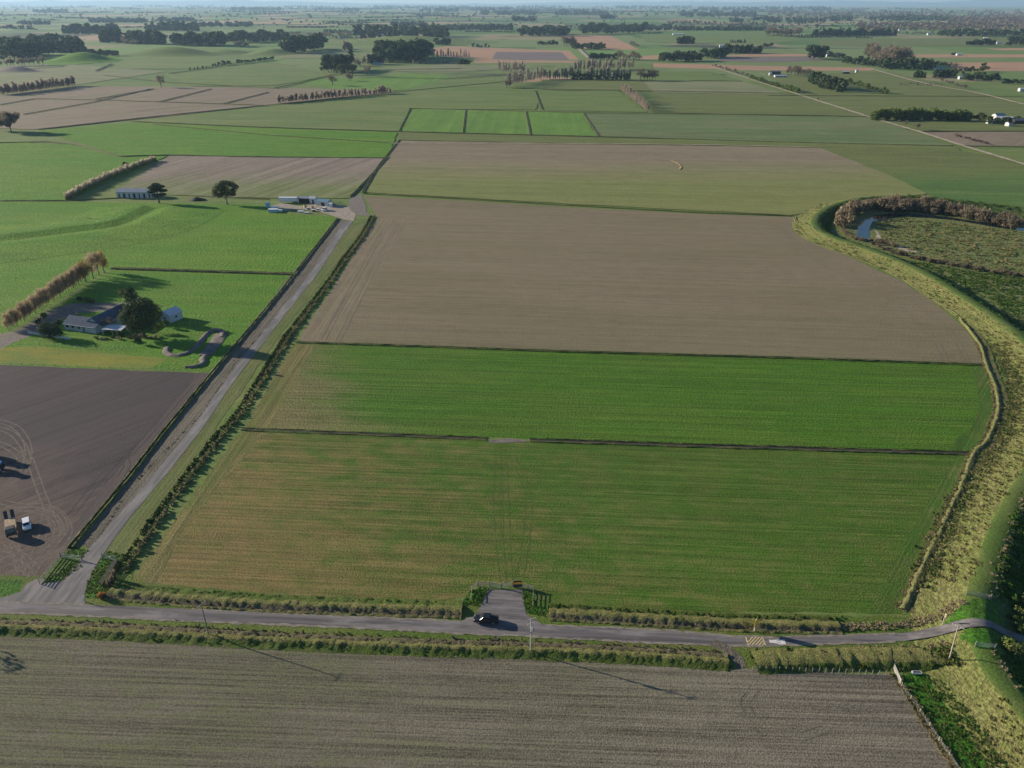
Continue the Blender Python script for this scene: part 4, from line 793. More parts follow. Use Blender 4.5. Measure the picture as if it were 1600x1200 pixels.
custom_tree('eucalyptus_tree', 'large olive crowned tree standing alone on the paddock edge', G(355, 319.5), [((0, 0, 0), (0, 0, 5), .6, .42), ((0, 0, 4.5), (-4.5, 0, 10), .35, .1), ((0, 0, 4.5), (4.5, 0, 11), .35, .1), ((0, 0, 4.5), (.5, 1, 13), .35, .08), ((0, 0, 3.5), (-6, -1, 7), .2, .06)],
            [(-5.4, 0, 9.6, 3, 2.8, 2.4), (-3, 0, 12, 3.2, 3, 2.2), (0, 0, 14, 3.4, 3, 1.8), (4, 0, 13.4, 3.4, 3, 2), (7, 0, 11.6, 2.6, 2.6, 1.5), (5, .6, 9.2, 2.6, 2.4, 1.5), (0, -.6, 10, 3, 2.6, 2.2), (-7, 0, 7.2, 2, 2, 1.8), (-1.5, 0, 7.6, 2.4, 2.2, 1.6), (2, .4, 7, 2.6, 2.4, 1.8), (-4, .3, 6, 2.4, 2.2, 1.6), (5, 0, 7, 2.0, 2, 1.3)], 3800, .55, 'palebark', 'gum')
big_tree('willow_tree', 'wide bare brown tree at the left edge with a long shadow', 18, 207, 21, 'twig', 33, 3600, 1.0, .6, 'palebark', 'brownleaf')
big_tree('willow_tree', 'second bare brown tree behind the wide one at the left edge', -6, 204, 20, 'twig', 34, 2400, 1.0, .55, 'palebark', 'brownleaf')
big_tree('garden_tree', 'small bushy tree standing against the pampas row', 196, 263, 5.5, 'leaf', 35, 500, .5, .45, 'bark', 'gum')
t = G(-165, 1002); custom_tree('roadside_tree', 'tree at the left end of the drilled field verge', (t[0], t[1]+4, 0), [((0, 0, 0), (0, 0, 6), .25, .1)], [(0, 0, 7, 2.4, 2.4, 2.2), (1, 0, 5, 2.2, 2.2, 1.6), (-1, 0, 8.6, 1.6, 1.6, 1.4)], 260, .42, 'bark', 'gum')
# bare poplar row beside the driveway: copies of four trees
prs = []
for k in range(4):
    t = thing('poplar_tree', 'bare grey brown poplar in the row beside the driveway', 'tree', (0, 0, 0), 0, 'bare poplars beside the driveway')
    tree_obj('poplar_tree', *poplar_parts(9.5, 560, .24, 200+k, .009, .13, .06), M['palebark'], M['warmtwig'], True, t); prs.append(t)
row = resample([G(x, y)[:2] for x, y in [(14, 517), (60, 486), (100, 459), (134, 438)]], 1.25)
for i, (x, y) in enumerate(row):
    o = prs[i] if i < 4 else copy_tree(prs[i % 4]); s = R_(.85, 1.12)*(.78+.3*i/len(row)); o.location = (x+R_(-.5, .5), y+R_(-.5, .5), -.1); o.scale = (s*1.1, s*1.1, s); o.rotation_euler = (0, 0, R_(0, 6))
for k in range(4):
    t = thing('willow_tree', 'tall yellowing tree at the far end of the driveway poplar row', 'tree', G((134, 146, 155, 163)[k], (440, 435, 430, 426)[k]), 0, 'yellowing trees ending the driveway row')
    c = [(R_(-1.6, 1.6), R_(-1.6, 1.6), R_(4, 10.5), 2.0, 2.0, 2.2) for _ in range(9)]
    L = cat_lv(twigs(c, 650, .12, 1.7, 1.3), leaves(c, 260, .35, .3)); tree_obj('t', [((0, 0, 0), (0, 0, 6), .3, .15)]+[((0, 0, 2.5), (q[0]*.8, q[1]*.8, q[2]), .1, .03) for q in c], L, M['palebark'], M['autumn'] if k in (0, 3) else M['warmtwig'], True, t)

# ------------------------------------------------------------------ trees further off
random.seed(21)
c = clump
c('poplar', [(790, 137), (815, 131), (850, 124)], 24, 21, 'tall bare poplar in the slanting row at mid distance', 'poplars in the slanting row')
c('poplar', [(850, 124), (985, 126)], 46, 20, 'tall bare poplar in the long row across the pastures', 'poplars in the long row')
c('poplar', [(895, 112), (990, 108)], 34, 18, 'tall bare poplar in the row behind the long poplar row', 'poplars in the back row')
c('poplar', [(779, 114), (821, 114)], 16, 16, 'bare poplar in the small square grove left of the long poplar row', 'poplars in the small grove', depth=3)
c('brown', [(1000, 126), (1025, 126)], 5, 17, 'bushy bare tree at the right end of the long poplar row', 'bushy trees ending the poplar row')
c('darkbroad', [(892, 125), (985, 126)], 12, 8, 'low dark shrub under the long poplar row', 'shrubs under the poplar row', cat='shrub')
c('brown', [(790, 138), (798, 137)], 2, 15, 'brown tree starting the slanting poplar row', 'brown trees starting the slanting row')
c('pinkpop', [(972, 142), (990, 157), (1012, 174)], 34, 14, 'pinkish brown bare tree in the short slanting hedge row', 'trees in the pinkish hedge row')
c('pinkpop', [(432, 162), (520, 154), (612, 146)], 64, 13, 'bare brown poplar in the row beside the diagonal drain', 'poplars beside the diagonal drain')
c('pinkpop', [(0, 149), (60, 142), (118, 134)], 52, 16, 'bare brown tree in the row along the left brown field', 'trees along the left brown field')
c('brown', [(252, 137), (253, 137)], 1, 16, 'lone brown tree standing in the open pasture', None)
c('hedge', [(1364, 188), (1388, 188)], 8, 15, 'green tree in the tall shelterbelt right of the gravel track', 'trees in the right shelterbelt'); c('hedge', [(1394, 187), (1512, 189)], 36, 15, 'green tree in the tall shelterbelt right of the gravel track', 'trees in the right shelterbelt')
c('green', [(1518, 188), (1545, 194)], 9, 11, 'round green tree joining the right shelterbelt to the farm', 'trees joining the shelterbelt to the farm')
c('brown', [(1404, 193), (1405, 193)], 1, 7, 'smallest brown tree beside the gravel track', None); c('brown', [(1415, 196), (1416, 196)], 1, 8, 'middle brown tree of three beside the gravel track', None); c('brown', [(1432, 203), (1433, 203)], 1, 13, 'largest brown tree of three beside the gravel track', None)
c('pine', [(1267, 131), (1290, 140), (1318, 146)], 40, 14, 'young dark pine in the square plantation', 'pines in the square plantation', depth=5)
c('hedge', [(1170, 122), (1200, 132), (1248, 146)], 26, 7, 'clipped green tree in the hedge along the gravel track', 'hedge along the gravel track'); c('brown', [(1112, 104), (1140, 113), (1170, 122)], 12, 6, 'small brown tree along the far gravel track', 'brown trees along the far track')
c('hedge', [(1320, 128), (1350, 137), (1388, 148)], 16, 8, 'small olive tree in the row beyond the pine plantation', 'row beyond the pine plantation')
c('brown', [(1228, 116), (1240, 119), (1268, 121)], 9, 13, 'brown tree beside the white roofed shed', 'brown trees beside the white roofed shed'); c('brown', [(1253, 148), (1254, 148)], 1, 7, 'brown bush at the end of the clipped hedge', None); c('brown', [(1277, 157), (1278, 157)], 1, 5, 'small brown bush lower down the gravel track', None)
c('darkbroad', [(1264, 93), (1288, 95)], 5, 17, 'dark round tree left of the long dark barn', 'dark round trees near the long barn', depth=3); c('darkbroad', [(1292, 89), (1318, 92)], 5, 8, 'dark tree beside the long dark barn', 'dark trees beside the long barn')
c('brown', [(1355, 96), (1380, 104), (1414, 104)], 20, 26, 'tall purplish bare tree in the wood right of the long barn', 'trees in the purplish wood', depth=6, vary=.3); c('darkbroad', [(1316, 100), (1355, 104), (1385, 109)], 15, 10, 'dark tree at the front of the purplish wood', 'dark trees fronting the purplish wood', depth=3)
c('pine', [(1384, 109), (1460, 110)], 20, 13, 'dark conifer in the block right of the purplish wood', 'conifers right of the purplish wood', depth=4); c('brown', [(1462, 104), (1496, 107)], 7, 8, 'thin brown tree right of the conifer block', 'thin brown trees right of the conifers')
c('pine', [(1426, 121), (1445, 122)], 7, 9, 'dark conifer in the left garden belt on the right', 'conifers of the left garden belt'); c('pine', [(1458, 122), (1492, 121)], 13, 10, 'dark conifer in the middle garden belt on the right', 'conifers of the middle garden belt', depth=2)
c('darkbroad', [(1505, 127), (1562, 127)], 20, 9, 'dark tree around the far right gardens', 'dark trees of the right gardens', depth=5); c('green', [(1488, 118), (1545, 114)], 14, 8, 'olive tree behind the far right gardens', 'olive trees behind the right gardens', depth=4)
c('brown', [(1468, 127), (1500, 138), (1510, 140)], 10, 6, 'small brown tree along the right farm track', 'brown trees along the right farm track'); c('darkbroad', [(1566, 131), (1598, 131)], 7, 7, 'dark bush at the right edge below the gardens', 'dark bushes at the right edge')
c('darkbroad', [(1534, 107), (1540, 107)], 1, 7, 'lone umbrella shaped tree on the peach field', None)
c('darkbroad', [(1030, 97), (1060, 97), (1096, 96)], 17, 12, 'dark tree in the left belt behind the peach strip', 'left belt behind the peach strip', depth=2); c('darkbroad', [(1099, 93), (1134, 91)], 12, 13, 'dark tree in the middle belt behind the peach strip', 'middle belt behind the peach strip', depth=3); c('pine', [(1132, 84), (1188, 84)], 17, 11, 'dark pine in the right belt behind the peach strip', 'right belt behind the peach strip', depth=2)
c('pine', [(1058, 69), (1084, 69)], 9, 9, 'dark pine in the small isolated block', 'pines of the isolated block', depth=1); c('pine', [(1140, 67), (1166, 67)], 8, 4, 'dark pine in the low isolated row', 'pines of the low isolated row'); c('darkbroad', [(1193, 74), (1206, 73)], 4, 5, 'dark tree of the tiny isolated group', 'trees of the tiny group')
c('darkbroad', [(840, 70), (872, 70)], 9, 6, 'dark tree in the row left of the far road', 'trees left of the far road'); c('brown', [(881, 73), (897, 72)], 6, 14, 'tall brown tree beside the far road', 'brown trees beside the far road'); c('darkbroad', [(895, 78), (945, 78)], 16, 8, 'dark tree around the far road bend', 'dark trees around the far road bend', depth=3)
c('darkbroad', [(920, 93), (962, 93)], 13, 8, 'dark tree in the low belt behind the poplars', 'low belt behind the poplars'); c('brown', [(962, 92), (1000, 95)], 9, 11, 'brown tree at the right end of the low belt', 'brown trees ending the low belt'); c('brown', [(985, 72), (998, 75)], 4, 7, 'brown tree on the edge of the peach field', 'brown trees on the peach field edge')
c('darkbroad', [(505, 114), (525, 114), (545, 112)], 9, 20, 'spreading dark tree in the clump left of the small farm', 'spreading dark trees left of the small farm', depth=4); c('green', [(530, 117), (552, 117)], 4, 13, 'olive tree in front of the spreading dark trees', 'olive trees in front of the dark trees')
c('pine', [(546, 92), (550, 92)], 1, 12, 'pointed dark conifer above the bare grey trees', None); c('pinkpop', [(546, 104), (572, 104)], 8, 15, 'pale bare tree beside the small farm', 'pale bare trees beside the small farm', depth=3)
c('brown', [(519, 134), (521, 134)], 1, 15, 'rounded bare tree alone in the bright paddock', None); c('brown', [(542, 127), (551, 127)], 2, 12, 'bare tree beside the paddock track', 'bare trees beside the paddock track'); c('brown', [(572, 119), (574, 119)], 1, 13, 'brown tree in the paddock shade below the small farm', None)
c('darkbroad', [(575, 101), (600, 100)], 6, 12, 'dark tree around the small blue roofed farm', 'dark trees around the small farm'); c('autumn', [(608, 101), (612, 101)], 1, 9, 'golden autumn tree beside the small farm', None)
c('darkbroad', [(588, 97), (610, 98), (645, 98), (672, 94)], 36, 24, 'tall dark tree in the wood above the small farm', 'tall dark wood above the small farm', depth=8); c('poplar', [(672, 92), (735, 92)], 14, 13, 'thin bare tree right of the dark wood', 'thin bare trees right of the dark wood', depth=3); c('pinkpop', [(645, 100), (715, 100)], 26, 6, 'low brown hedge tree right of the small farm', 'low brown hedge right of the small farm'); c('darkbroad', [(716, 101), (735, 101)], 5, 7, 'dark low tree ending the brown hedge', 'dark trees ending the brown hedge')
c('darkbroad', [(680, 71), (704, 71)], 7, 9, 'dark tree of the small group on the far slope', 'dark trees on the far slope', depth=1); c('darkbroad', [(737, 74), (766, 74)], 5, 5, 'small dark tree beside a white speck of a house', 'small dark trees by the white house')
c('darkbroad', [(445, 84), (470, 84), (505, 78)], 18, 22, 'dark tree in the clump on the left middle rise', 'dark clump on the left middle rise', depth=4); c('brown', [(460, 62), (550, 62)], 18, 9, 'mixed brown tree in the belt behind the rise', 'mixed belt behind the rise', depth=2); c('pinkpop', [(535, 80), (552, 80)], 6, 15, 'pinkish bare tree above the pale field', 'pinkish bare trees above the pale field')
c('pine', [(293, 110), (325, 106)], 4, 4, 'tiny dark tree dotting the pasture fence', 'tiny trees dotting the pasture fence'); c('darkbroad', [(332, 104), (362, 101)], 7, 6, 'small dark tree in the left part of the dotted row', 'left part of the dotted row'); c('darkbroad', [(370, 100), (428, 94)], 14, 5, 'small dark tree in the right part of the dotted row', 'right part of the dotted row')
c('darkbroad', [(0, 97), (40, 96), (88, 86)], 36, 24, 'dark tree in the big wood at the left edge', 'big dark wood at the left edge', depth=16); c('brown', [(0, 104), (70, 102)], 9, 12, 'bare tree in front of the left edge wood', 'bare trees in front of the left wood')
c('brown', [(20, 66), (70, 66)], 8, 10, 'bare grey tree on top of the left edge wood', 'bare trees behind the left wood'); c('pine', [(94, 84), (134, 84)], 14, 18, 'dark conifer beside the white house on the rise', 'conifers beside the white house', depth=4); c('darkbroad', [(138, 87), (186, 88)], 12, 8, 'low dark tree around the white house on the rise', 'low trees around the white house')
c('pine', [(98, 53), (186, 54)], 26, 16, 'pine in the long straight shelterbelt upper left', 'long shelterbelt upper left'); c('pine', [(160, 67), (190, 67)], 8, 20, 'tall pine in front of the long shelterbelt', 'tall pines before the shelterbelt'); c('pine', [(198, 69), (258, 70)], 20, 20, 'slender pine of the open stand upper left', 'open pine stand upper left', depth=2)
c('brown', [(190, 68), (215, 70)], 6, 8, 'russet shrub between the pine stands', 'russet shrubs between the pine stands'); c('darkbroad', [(272, 72), (350, 73)], 24, 18, 'dark tree in the belt below the far pines', 'dark belt below the far pines', depth=4); c('pinkpop', [(353, 62), (388, 62)], 8, 10, 'pinkish bare tree on the dark belt', 'pinkish trees on the dark belt'); c('darkbroad', [(350, 68), (452, 67)], 24, 14, 'dark tree in the right half of the upper left belt', 'right half of the upper left belt', depth=4); c('brown', [(366, 74), (390, 74)], 6, 8, 'brown hedge tree under the dark belt', 'brown hedge under the dark belt')
c('darkbroad', [(1545, 197), (1552, 194), (1600, 193)], 9, 8, 'dark tree around the right farm yard', 'dark trees around the right farm yard', depth=3)
c('pine', [(1268, 57), (1400, 56)], 40, 9, 'dark pine in the far straight belt at right', 'far straight belt at right'); c('darkbroad', [(1465, 58), (1600, 58)], 34, 9, 'dark tree in the far right belt', 'far right belt', depth=3); c('brown', [(1195, 58), (1250, 58)], 14, 12, 'reddish bare tree in the far belt', 'reddish far trees', depth=3); c('brown', [(1400, 54), (1465, 55)], 12, 5, 'brown tree between the far belts', 'brown trees between the far belts'); c('darkbroad', [(1510, 71), (1555, 71)], 10, 8, 'dark tree in the small far right clump', 'small far right clump'); c('darkbroad', [(1575, 72), (1612, 72)], 10, 12, 'dark tree in the far clump at the right edge', 'far clump at the right edge', depth=3)
c('pine', [(555, 63), (600, 60), (700, 62)], 44, 14, 'dark tree clothing the far hill', 'dark trees clothing the far hill', depth=8)
c('darkbroad', [(905, 54), (950, 54), (1010, 52)], 30, 16, 'dark tree in the far central wood', 'far central wood', depth=6); c('darkbroad', [(812, 57), (890, 57)], 26, 12, 'dark tree left of the far peach field', 'dark trees left of the far peach field', depth=4)
c('pine', [(228, 49), (310, 49)], 24, 14, 'pine in the dense far plantation', 'dense far plantation', depth=2)

# woods so far off that they read as one mass
def farwood(name, rects, mat, label, dens=1.0, hpx=4.3):
    V, F, T, b = [], [], [], 0
    for (x0, y0, x1, y1, k) in rects:
        n = int(k*dens*1.5)
        for _ in range(n):
            x, y = R_(x0, x1), R_(y0, y1); p = G(x, y); s = 1/vpxm(y); h = min(hpx*s*R_(.7, 1.3), 45); w = h*R_(.5, 1.1)
            cl = [(p[0]+R_(-1, 1)*w*.8, p[1]+R_(-1, 1)*w*.5, h*R_(.4, .6), w*.6, w*.5, h*.45) for _ in range(2)]
            v, f, t = leaves(cl, 24, h*.5, .2); V.append(v); F.append(f+b); T.append(t); b += len(v)
    o = np_mesh(name, np.vstack(V), [np.vstack(F)], mat, tint=np.concatenate(T)); return tag(o, label, 'woods', kind='stuff')
random.seed(31)
FW = [(0, 44, 50, 45, 6), (30, 36, 78, 39, 24), (142, 32, 225, 36, 45), (243, 31, 300, 34, 22), (300, 38, 395, 42, 50), (125, 11, 142, 12, 8), (0, 7, 45, 10, 26), (55, 19, 105, 20, 16), (210, 8, 265, 11, 36), (295, 9, 335, 11, 14), (360, 14, 440, 17, 40), (440, 10, 520, 13, 26), (612, 38, 665, 41, 34), (665, 42, 800, 48, 120), (585, 9, 735, 14, 90), (660, 16, 715, 19, 22), (540, 16, 560, 18, 8), (735, 13, 800, 17, 24), (800, 30, 835, 34, 22), (755, 20, 835, 24, 40), (1010, 42, 1050, 48, 24), (1050, 45, 1195, 48, 80), (870, 20, 950, 24, 40), (940, 28, 960, 30, 12), (1065, 20, 1180, 27, 50), (1140, 32, 1160, 35, 12), (1175, 30, 1215, 32, 20), (1200, 32, 1290, 36, 40), (1295, 28, 1330, 33, 26), (1360, 28, 1480, 33, 80), (960, 10, 1080, 14, 50), (1090, 12, 1300, 17, 90), (810, 9, 880, 13, 26)]
farwood('far_wood', FW, M['farwood'], 'distant dark woods and shelterbelts fading towards the horizon')
farwood('far_scrub', [(400, 6, 1200, 24, 190), (0, 8, 400, 34, 110), (1180, 36, 1370, 50, 80), (400, 20, 1190, 44, 130)], M['farwood'], 'scattered distant trees between the far fields', hpx=2.2)
farwood('far_brown_wood', [(1340, 36, 1600, 48, 380), (1480, 28, 1600, 36, 160), (1200, 18, 1600, 30, 240), (850, 40, 900, 47, 16), (1040, 34, 1200, 40, 30)], M['farred'], 'distant reddish brown woodland at upper right', hpx=3.0)
random.seed(77); HL = []
for _ in range(85):
    y = 12+48*random.random()**1.3; x = R_(-40, 1640); l = R_(25, 120)*(1.2 if y < 30 else .8); sl = R_(-.02, .03)
    for q in range(int(l/2.2)):
        if random.random() < .88: HL.append((x+q*2.2, y+sl*q*2.2, x+q*2.2+.5, y+sl*q*2.2+.1, 1))
farwood('far_hedgerows', HL, M['farwood'], 'thin distant hedgerows and shelterbelts lining the far fields', dens=.7, hpx=1.9)
# ------------------------------------------------------------------ buildings
M['wallw'] = plain('white_weatherboard', (.42, .44, .46), .7, .08, 1.5, dirt=(.42, .42, .40))
M['wallb'] = plain('pale_block_wall', (.50, .51, .50), .8, .1, 1.2, dirt=(.33, .32, .29))
M['roofd'] = plain('dark_slate_roof', (.085, .105, .145), .9, .2, 1.2, .05)
M['roofb'] = plain('brown_tile_roof', (.13, .10, .085), .95, .2, 1.5, .0, dirt=(.08, .07, .065)) if True else plain('x', (.15, .115, .095), .7, .2, 1.5, dirt=(.09, .08, .07))
M['roofg'] = plain('grey_iron_roof', (.22, .26, .31), .5, .12, .8, .4, dirt=(.21, .19, .17))
M['roofw'] = plain('white_iron_roof', (.50, .52, .55), .5, .08, .8, .4)
M['roofbl'] = plain('blue_iron_roof', (.12, .22, .28), .5, .12, .8, .4)
M['glass'] = plain('dark_glass', (.02, .025, .03), .08, .1, 1, .6)
M['frame'] = plain('white_joinery', (.66, .66, .64), .5, .05)
M['door'] = plain('door_paint', (.12, .14, .18), .5, .1)
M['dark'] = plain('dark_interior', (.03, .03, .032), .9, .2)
M['timber'] = plain('grey_timber', (.21, .185, .155), .9, .25, 3, bump=.3)
M['paletimber'] = plain('pale_timber', (.36, .31, .25), .9, .2, 3, bump=.3)
M['whitewood'] = plain('white_painted_timber', (.66, .65, .60), .7, .08, 3)
M['steel'] = plain('galvanised_steel', (.40, .41, .42), .45, .12, 4, .5, .4)
M['concrete'] = plain('concrete_pole', (.46, .45, .42), .85, .1, 2)
M['tyre'] = plain('tyre_rubber', (.022, .022, .023), .85, .1)
M['black'] = plain('black_car_paint', (.012, .016, .018), .22, .1, 1, .6)
M['whitep'] = plain('white_car_paint', (.70, .71, .73), .3, .03, 1, .5)
M['bluep'] = plain('blue_tractor_paint', (.03, .14, .42), .35, .08, 1, .5)
M['bluebin'] = plain('pale_blue_plastic', (.27, .45, .58), .5, .12, 1.5)
M['tandeck'] = plain('tan_timber_deck', (.33, .25, .17), .9, .2, 2, dirt=(.2, .15, .11))
M['darksteel'] = plain('dark_steel', (.05, .05, .055), .6, .2, 3)
M['orangep'] = plain('orange_sign_face', (.85, .36, .03), .5, .06)
M['yellowsign'] = plain('yellow_sign_face', (.80, .48, .03), .5, .06)
M['creamsign'] = plain('cream_sign_face', (.78, .68, .45), .5, .05)
M['hay'] = plain('hay', (.45, .34, .14), .95, .25, 2, bump=.5)
M['cowb'] = plain('dark_brown_hide', (.05, .032, .022), .8, .4, .9)
M['wool'] = plain('sheep_wool', (.50, .46, .38), .95, .1, 3)
GZ = .14
def gp(px, py): p = G(px, py, GZ); return (p[0], p[1], GZ)

def window(par, x, z, w, h, y, rz=0.0, side=None):
    """window set 3 mm proud of a wall at local y (front) or at x=side (gable end)"""
    m = MB(); g = MB(); t = .06
    if side is None:
        for dx, dz, ww, hh in ((0, h/2-t/2, w, t), (0, -h/2+t/2, w, t), (-w/2+t/2, 0, t, h-2*t), (w/2-t/2, 0, t, h-2*t)): m.box((x+dx, y-.03, z+dz), (ww, .06, hh))
        g.box((x, y-.015, z), (w-2*t, .03, h-2*t))
    else:
        sg = 1 if side > 0 else -1
        for dx, dz, ww, hh in ((0, h/2-t/2, w, t), (0, -h/2+t/2, w, t), (-w/2+t/2, 0, t, h-2*t), (w/2-t/2, 0, t, h-2*t)): m.box((side+sg*.03, x+dx, z+dz), (.06, ww, hh))
        g.box((side+sg*.015, x, z), (.03, w-2*t, h-2*t))
    f = m.build('window', M['frame'], par); g.build('pane', M['glass'], f)
def gable_block(par, x0, x1, y0, y1, h, rh, wall, roof, ridge='x', ov=.45, th=.12, z0=-.2, wname='wall', rname='roof'):
    m = MB(); m.box(((x0+x1)/2, (y0+y1)/2, (h+z0)/2), (x1-x0, y1-y0, h-z0))
    cx, cy = (x0+x1)/2, (y0+y1)/2
    if ridge == 'x':
        for x, xx in ((x0, x0+.12), (x1-.12, x1)): m.add([(x, y0, h), (xx, y0, h), (xx, y1, h), (x, y1, h), (x, cy, h+rh), (xx, cy, h+rh)], [(0, 3, 4), (1, 5, 2), (0, 4, 5, 1), (3, 2, 5, 4)])
    else:
        for y, yy in ((y0, y0+.12), (y1-.12, y1)): m.add([(x0, y, h), (x0, yy, h), (x1, yy, h), (x1, y, h), (cx, y, h+rh), (cx, yy, h+rh)], [(0, 4, 3), (1, 2, 5), (0, 1, 5, 4), (3, 4, 5, 2)])
    m.build(wname, wall, par)
    r = MB()
    if ridge == 'x':
        s = rh/(cy-y0); e0, e1 = x0-ov, x1+ov; a = h+.03-ov*s
        for sg, ye in ((-1, y0-ov), (1, y1+ov)):
            r.add([(e0, ye, a), (e1, ye, a), (e1, cy, h+rh+.03), (e0, cy, h+rh+.03), (e0, ye, a+th), (e1, ye, a+th), (e1, cy, h+rh+.03+th), (e0, cy, h+rh+.03+th)], [(0, 1, 2, 3), (4, 5, 6, 7), (0, 1, 5, 4), (1, 2, 6, 5), (3, 0, 4, 7)])
    else:
        s = rh/(cx-x0); e0, e1 = y0-ov, y1+ov; a = h+.03-ov*s
        for xe in (x0-ov, x1+ov):
            r.add([(xe, e0, a), (xe, e1, a), (cx, e1, h+rh+.03), (cx, e0, h+rh+.03), (xe, e0, a+th), (xe, e1, a+th), (cx, e1, h+rh+.03+th), (cx, e0, h+rh+.03+th)], [(0, 1, 2, 3), (4, 5, 6, 7), (0, 1, 5, 4), (1, 2, 6, 5), (3, 0, 4, 7)])
    return r.build(rname, roof, par)
def frame_at(name, label, cat, a, b, group=None):
    """an Empty at the foot of a front wall traced from a to b; local x runs along the wall, y goes back; returns it and the wall length"""
    A, B = G(*a), G(*b); t = thing(name, label, cat, (A[0], A[1], GZ-.05), atan2(B[1]-A[1], B[0]-A[0]), group); return t, hypot(B[0]-A[0], B[1]-A[1])

# farmhouse
t, L = frame_at('farmhouse', 'long white farmhouse with dark slate roof and two wings behind dark trees', 'house', (102, 515), (151, 522))
gable_block(t, 0, L-.2, 0, 8, 2.5, 2.3, M['wallw'], M['roofd'])
gable_block(t, L-7.2, L+1.2, 2.4, 19, 2.75, 3.0, M['wallw'], M['roofd'], 'y')
for x in (1.6, 4.4, 7.6): window(t, x, 1.6, 1.5, 1.1, 0)
m = MB(); m.box((9.8, -.03, 1.0), (.95, .06, 2.0)); d = m.build('door', M['door'], t); m = MB(); m.box((10.15, -.08, 1.0), (.05, .04, .15)); m.build('handle', M['steel'], d)
m = MB(); m.box((3.0, 4.6, 4.7), (.7, .7, 1.6)).box((3.0, 4.6, 5.55), (.9, .9, .12)); m.build('chimney', M['roofb'], t)
m = MB(); m.tube((0.1, -.3, 2.55), (L-.4, -.3, 2.55), .07); m.build('gutter', M['frame'], t)
t, L = frame_at('garage', 'double garage with brown tiled roof beside the farmhouse', 'garage', (173, 511), (203, 514))
gable_block(t, 0, L, 0, 13, 2.6, 2.2, M['wallw'], M['roofb'], 'y'); 
for x in (2.0, 5.2): m = MB(); m.box((x, -.03, 1.1), (2.6, .06, 2.1)); m.build('garage_door', M['frame'], t)
t, L = frame_at('carport', 'low white roofed carport in front of the brown roofed garage', 'carport', (161, 523), (191, 525))
m = MB(); m.add([(0, 0, 2.2), (L, 0, 2.2), (L, 4.5, 2.6), (0, 4.5, 2.6), (0, 0, 2.3), (L, 0, 2.3), (L, 4.5, 2.7), (0, 4.5, 2.7)], [(3, 2, 1, 0), (4, 5, 6, 7), (0, 1, 5, 4), (1, 2, 6, 5), (2, 3, 7, 6), (3, 0, 4, 7)]); m.build('roof', M['roofw'], t)
for x in (.15, L/2, L-.15):
    for y, h in ((.15, 2.2), (4.3, 2.55)): m = MB(); m.box((x, y, h/2-.1), (.12, .12, h)); m.build('post', M['frame'], t)
t, L = frame_at('garden_shed', 'white gabled shed half hidden right of the broad evergreen', 'shed', (250, 501), (267, 505))
gable_block(t, 0, L, 0, 6.5, 3.2, 1.5, M['wallw'], M['roofw'], 'y', .25); m = MB(); m.box((L/2, -.03, 1.1), (1.6, .06, 2.1)); m.build('door', M['door'], t); window(t, 3.2, 1.8, 1.2, 1, 0, side=L)
t, L = frame_at('garden_wall', 'low pale wall along the driveway in front of the garden tree', 'wall', (44, 521), (110, 531))
m = MB(); m.box((L/2, .1, .35), (L, .2, .9)); m.build('wall', M['wallb'], t); m = MB(); m.box((L/2, .1, .84), (L+.1, .3, .08)); m.build('coping', M['wallb'], t)
p = gp(198, 477); t = thing('parked_boat', 'white boat hull parked on the driveway behind the evergreen', 'boat', p, .9)
m = MB(); m.add([(-2.4, -.9, .9), (1.2, -.95, 1.0), (3, 0, 1.25), (1.2, .95, 1.0), (-2.4, .9, .9), (-2.2, -.5, .35), (1.0, -.4, .3), (2.1, 0, .45), (1.0, .4, .3), (-2.2, .5, .35)], [(0, 1, 6, 5), (1, 2, 7, 6), (2, 3, 8, 7), (3, 4, 9, 8), (4, 0, 5, 9), (5, 6, 7, 8, 9), (4, 3, 2, 1, 0)]); m.build('hull', M['whitep'], t)
m = MB(); m.box((0.2, 0, .2), (3.8, .9, .1)); m.build('trailer_frame', M['steel'], t)
# long barn
t, L = frame_at('long_barn', 'long pale barn with grey iron roof and open bays', 'barn', (183, 309.5), (237, 310))
gable_block(t, 0, L, 0, 9, 4.0, 1.6, M['wallb'], M['roofg'], 'x', .3)
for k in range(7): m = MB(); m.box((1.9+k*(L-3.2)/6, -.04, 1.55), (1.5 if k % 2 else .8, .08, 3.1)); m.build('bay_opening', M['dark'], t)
p = gp(308, 312.5); m = MB(); rg = random.Random(4); n = 18
V = [(0, 0, 2.1)]+[(cos(a*2*pi/n)*r*(1.7+rg.uniform(-.2, .2)), sin(a*2*pi/n)*r*1.1, z+rg.uniform(-.12, .12)) for r, z in ((1.2, 1.6), (2.4, .8), (3.6, -.1)) for a in range(n)]
F = [(0, 1+i, 1+(i+1) % n) for i in range(n)]+[(1+k*n+i, 1+(k+1)*n+i, 1+(k+1)*n+(i+1) % n, 1+k*n+(i+1) % n) for k in range(2) for i in range(n)]
o = m.add(V, F).build('soil_heap', M['mud']); o.location = p; tag(o, 'dark heap of soil between the barn tree and the lone olive tree', 'heap')
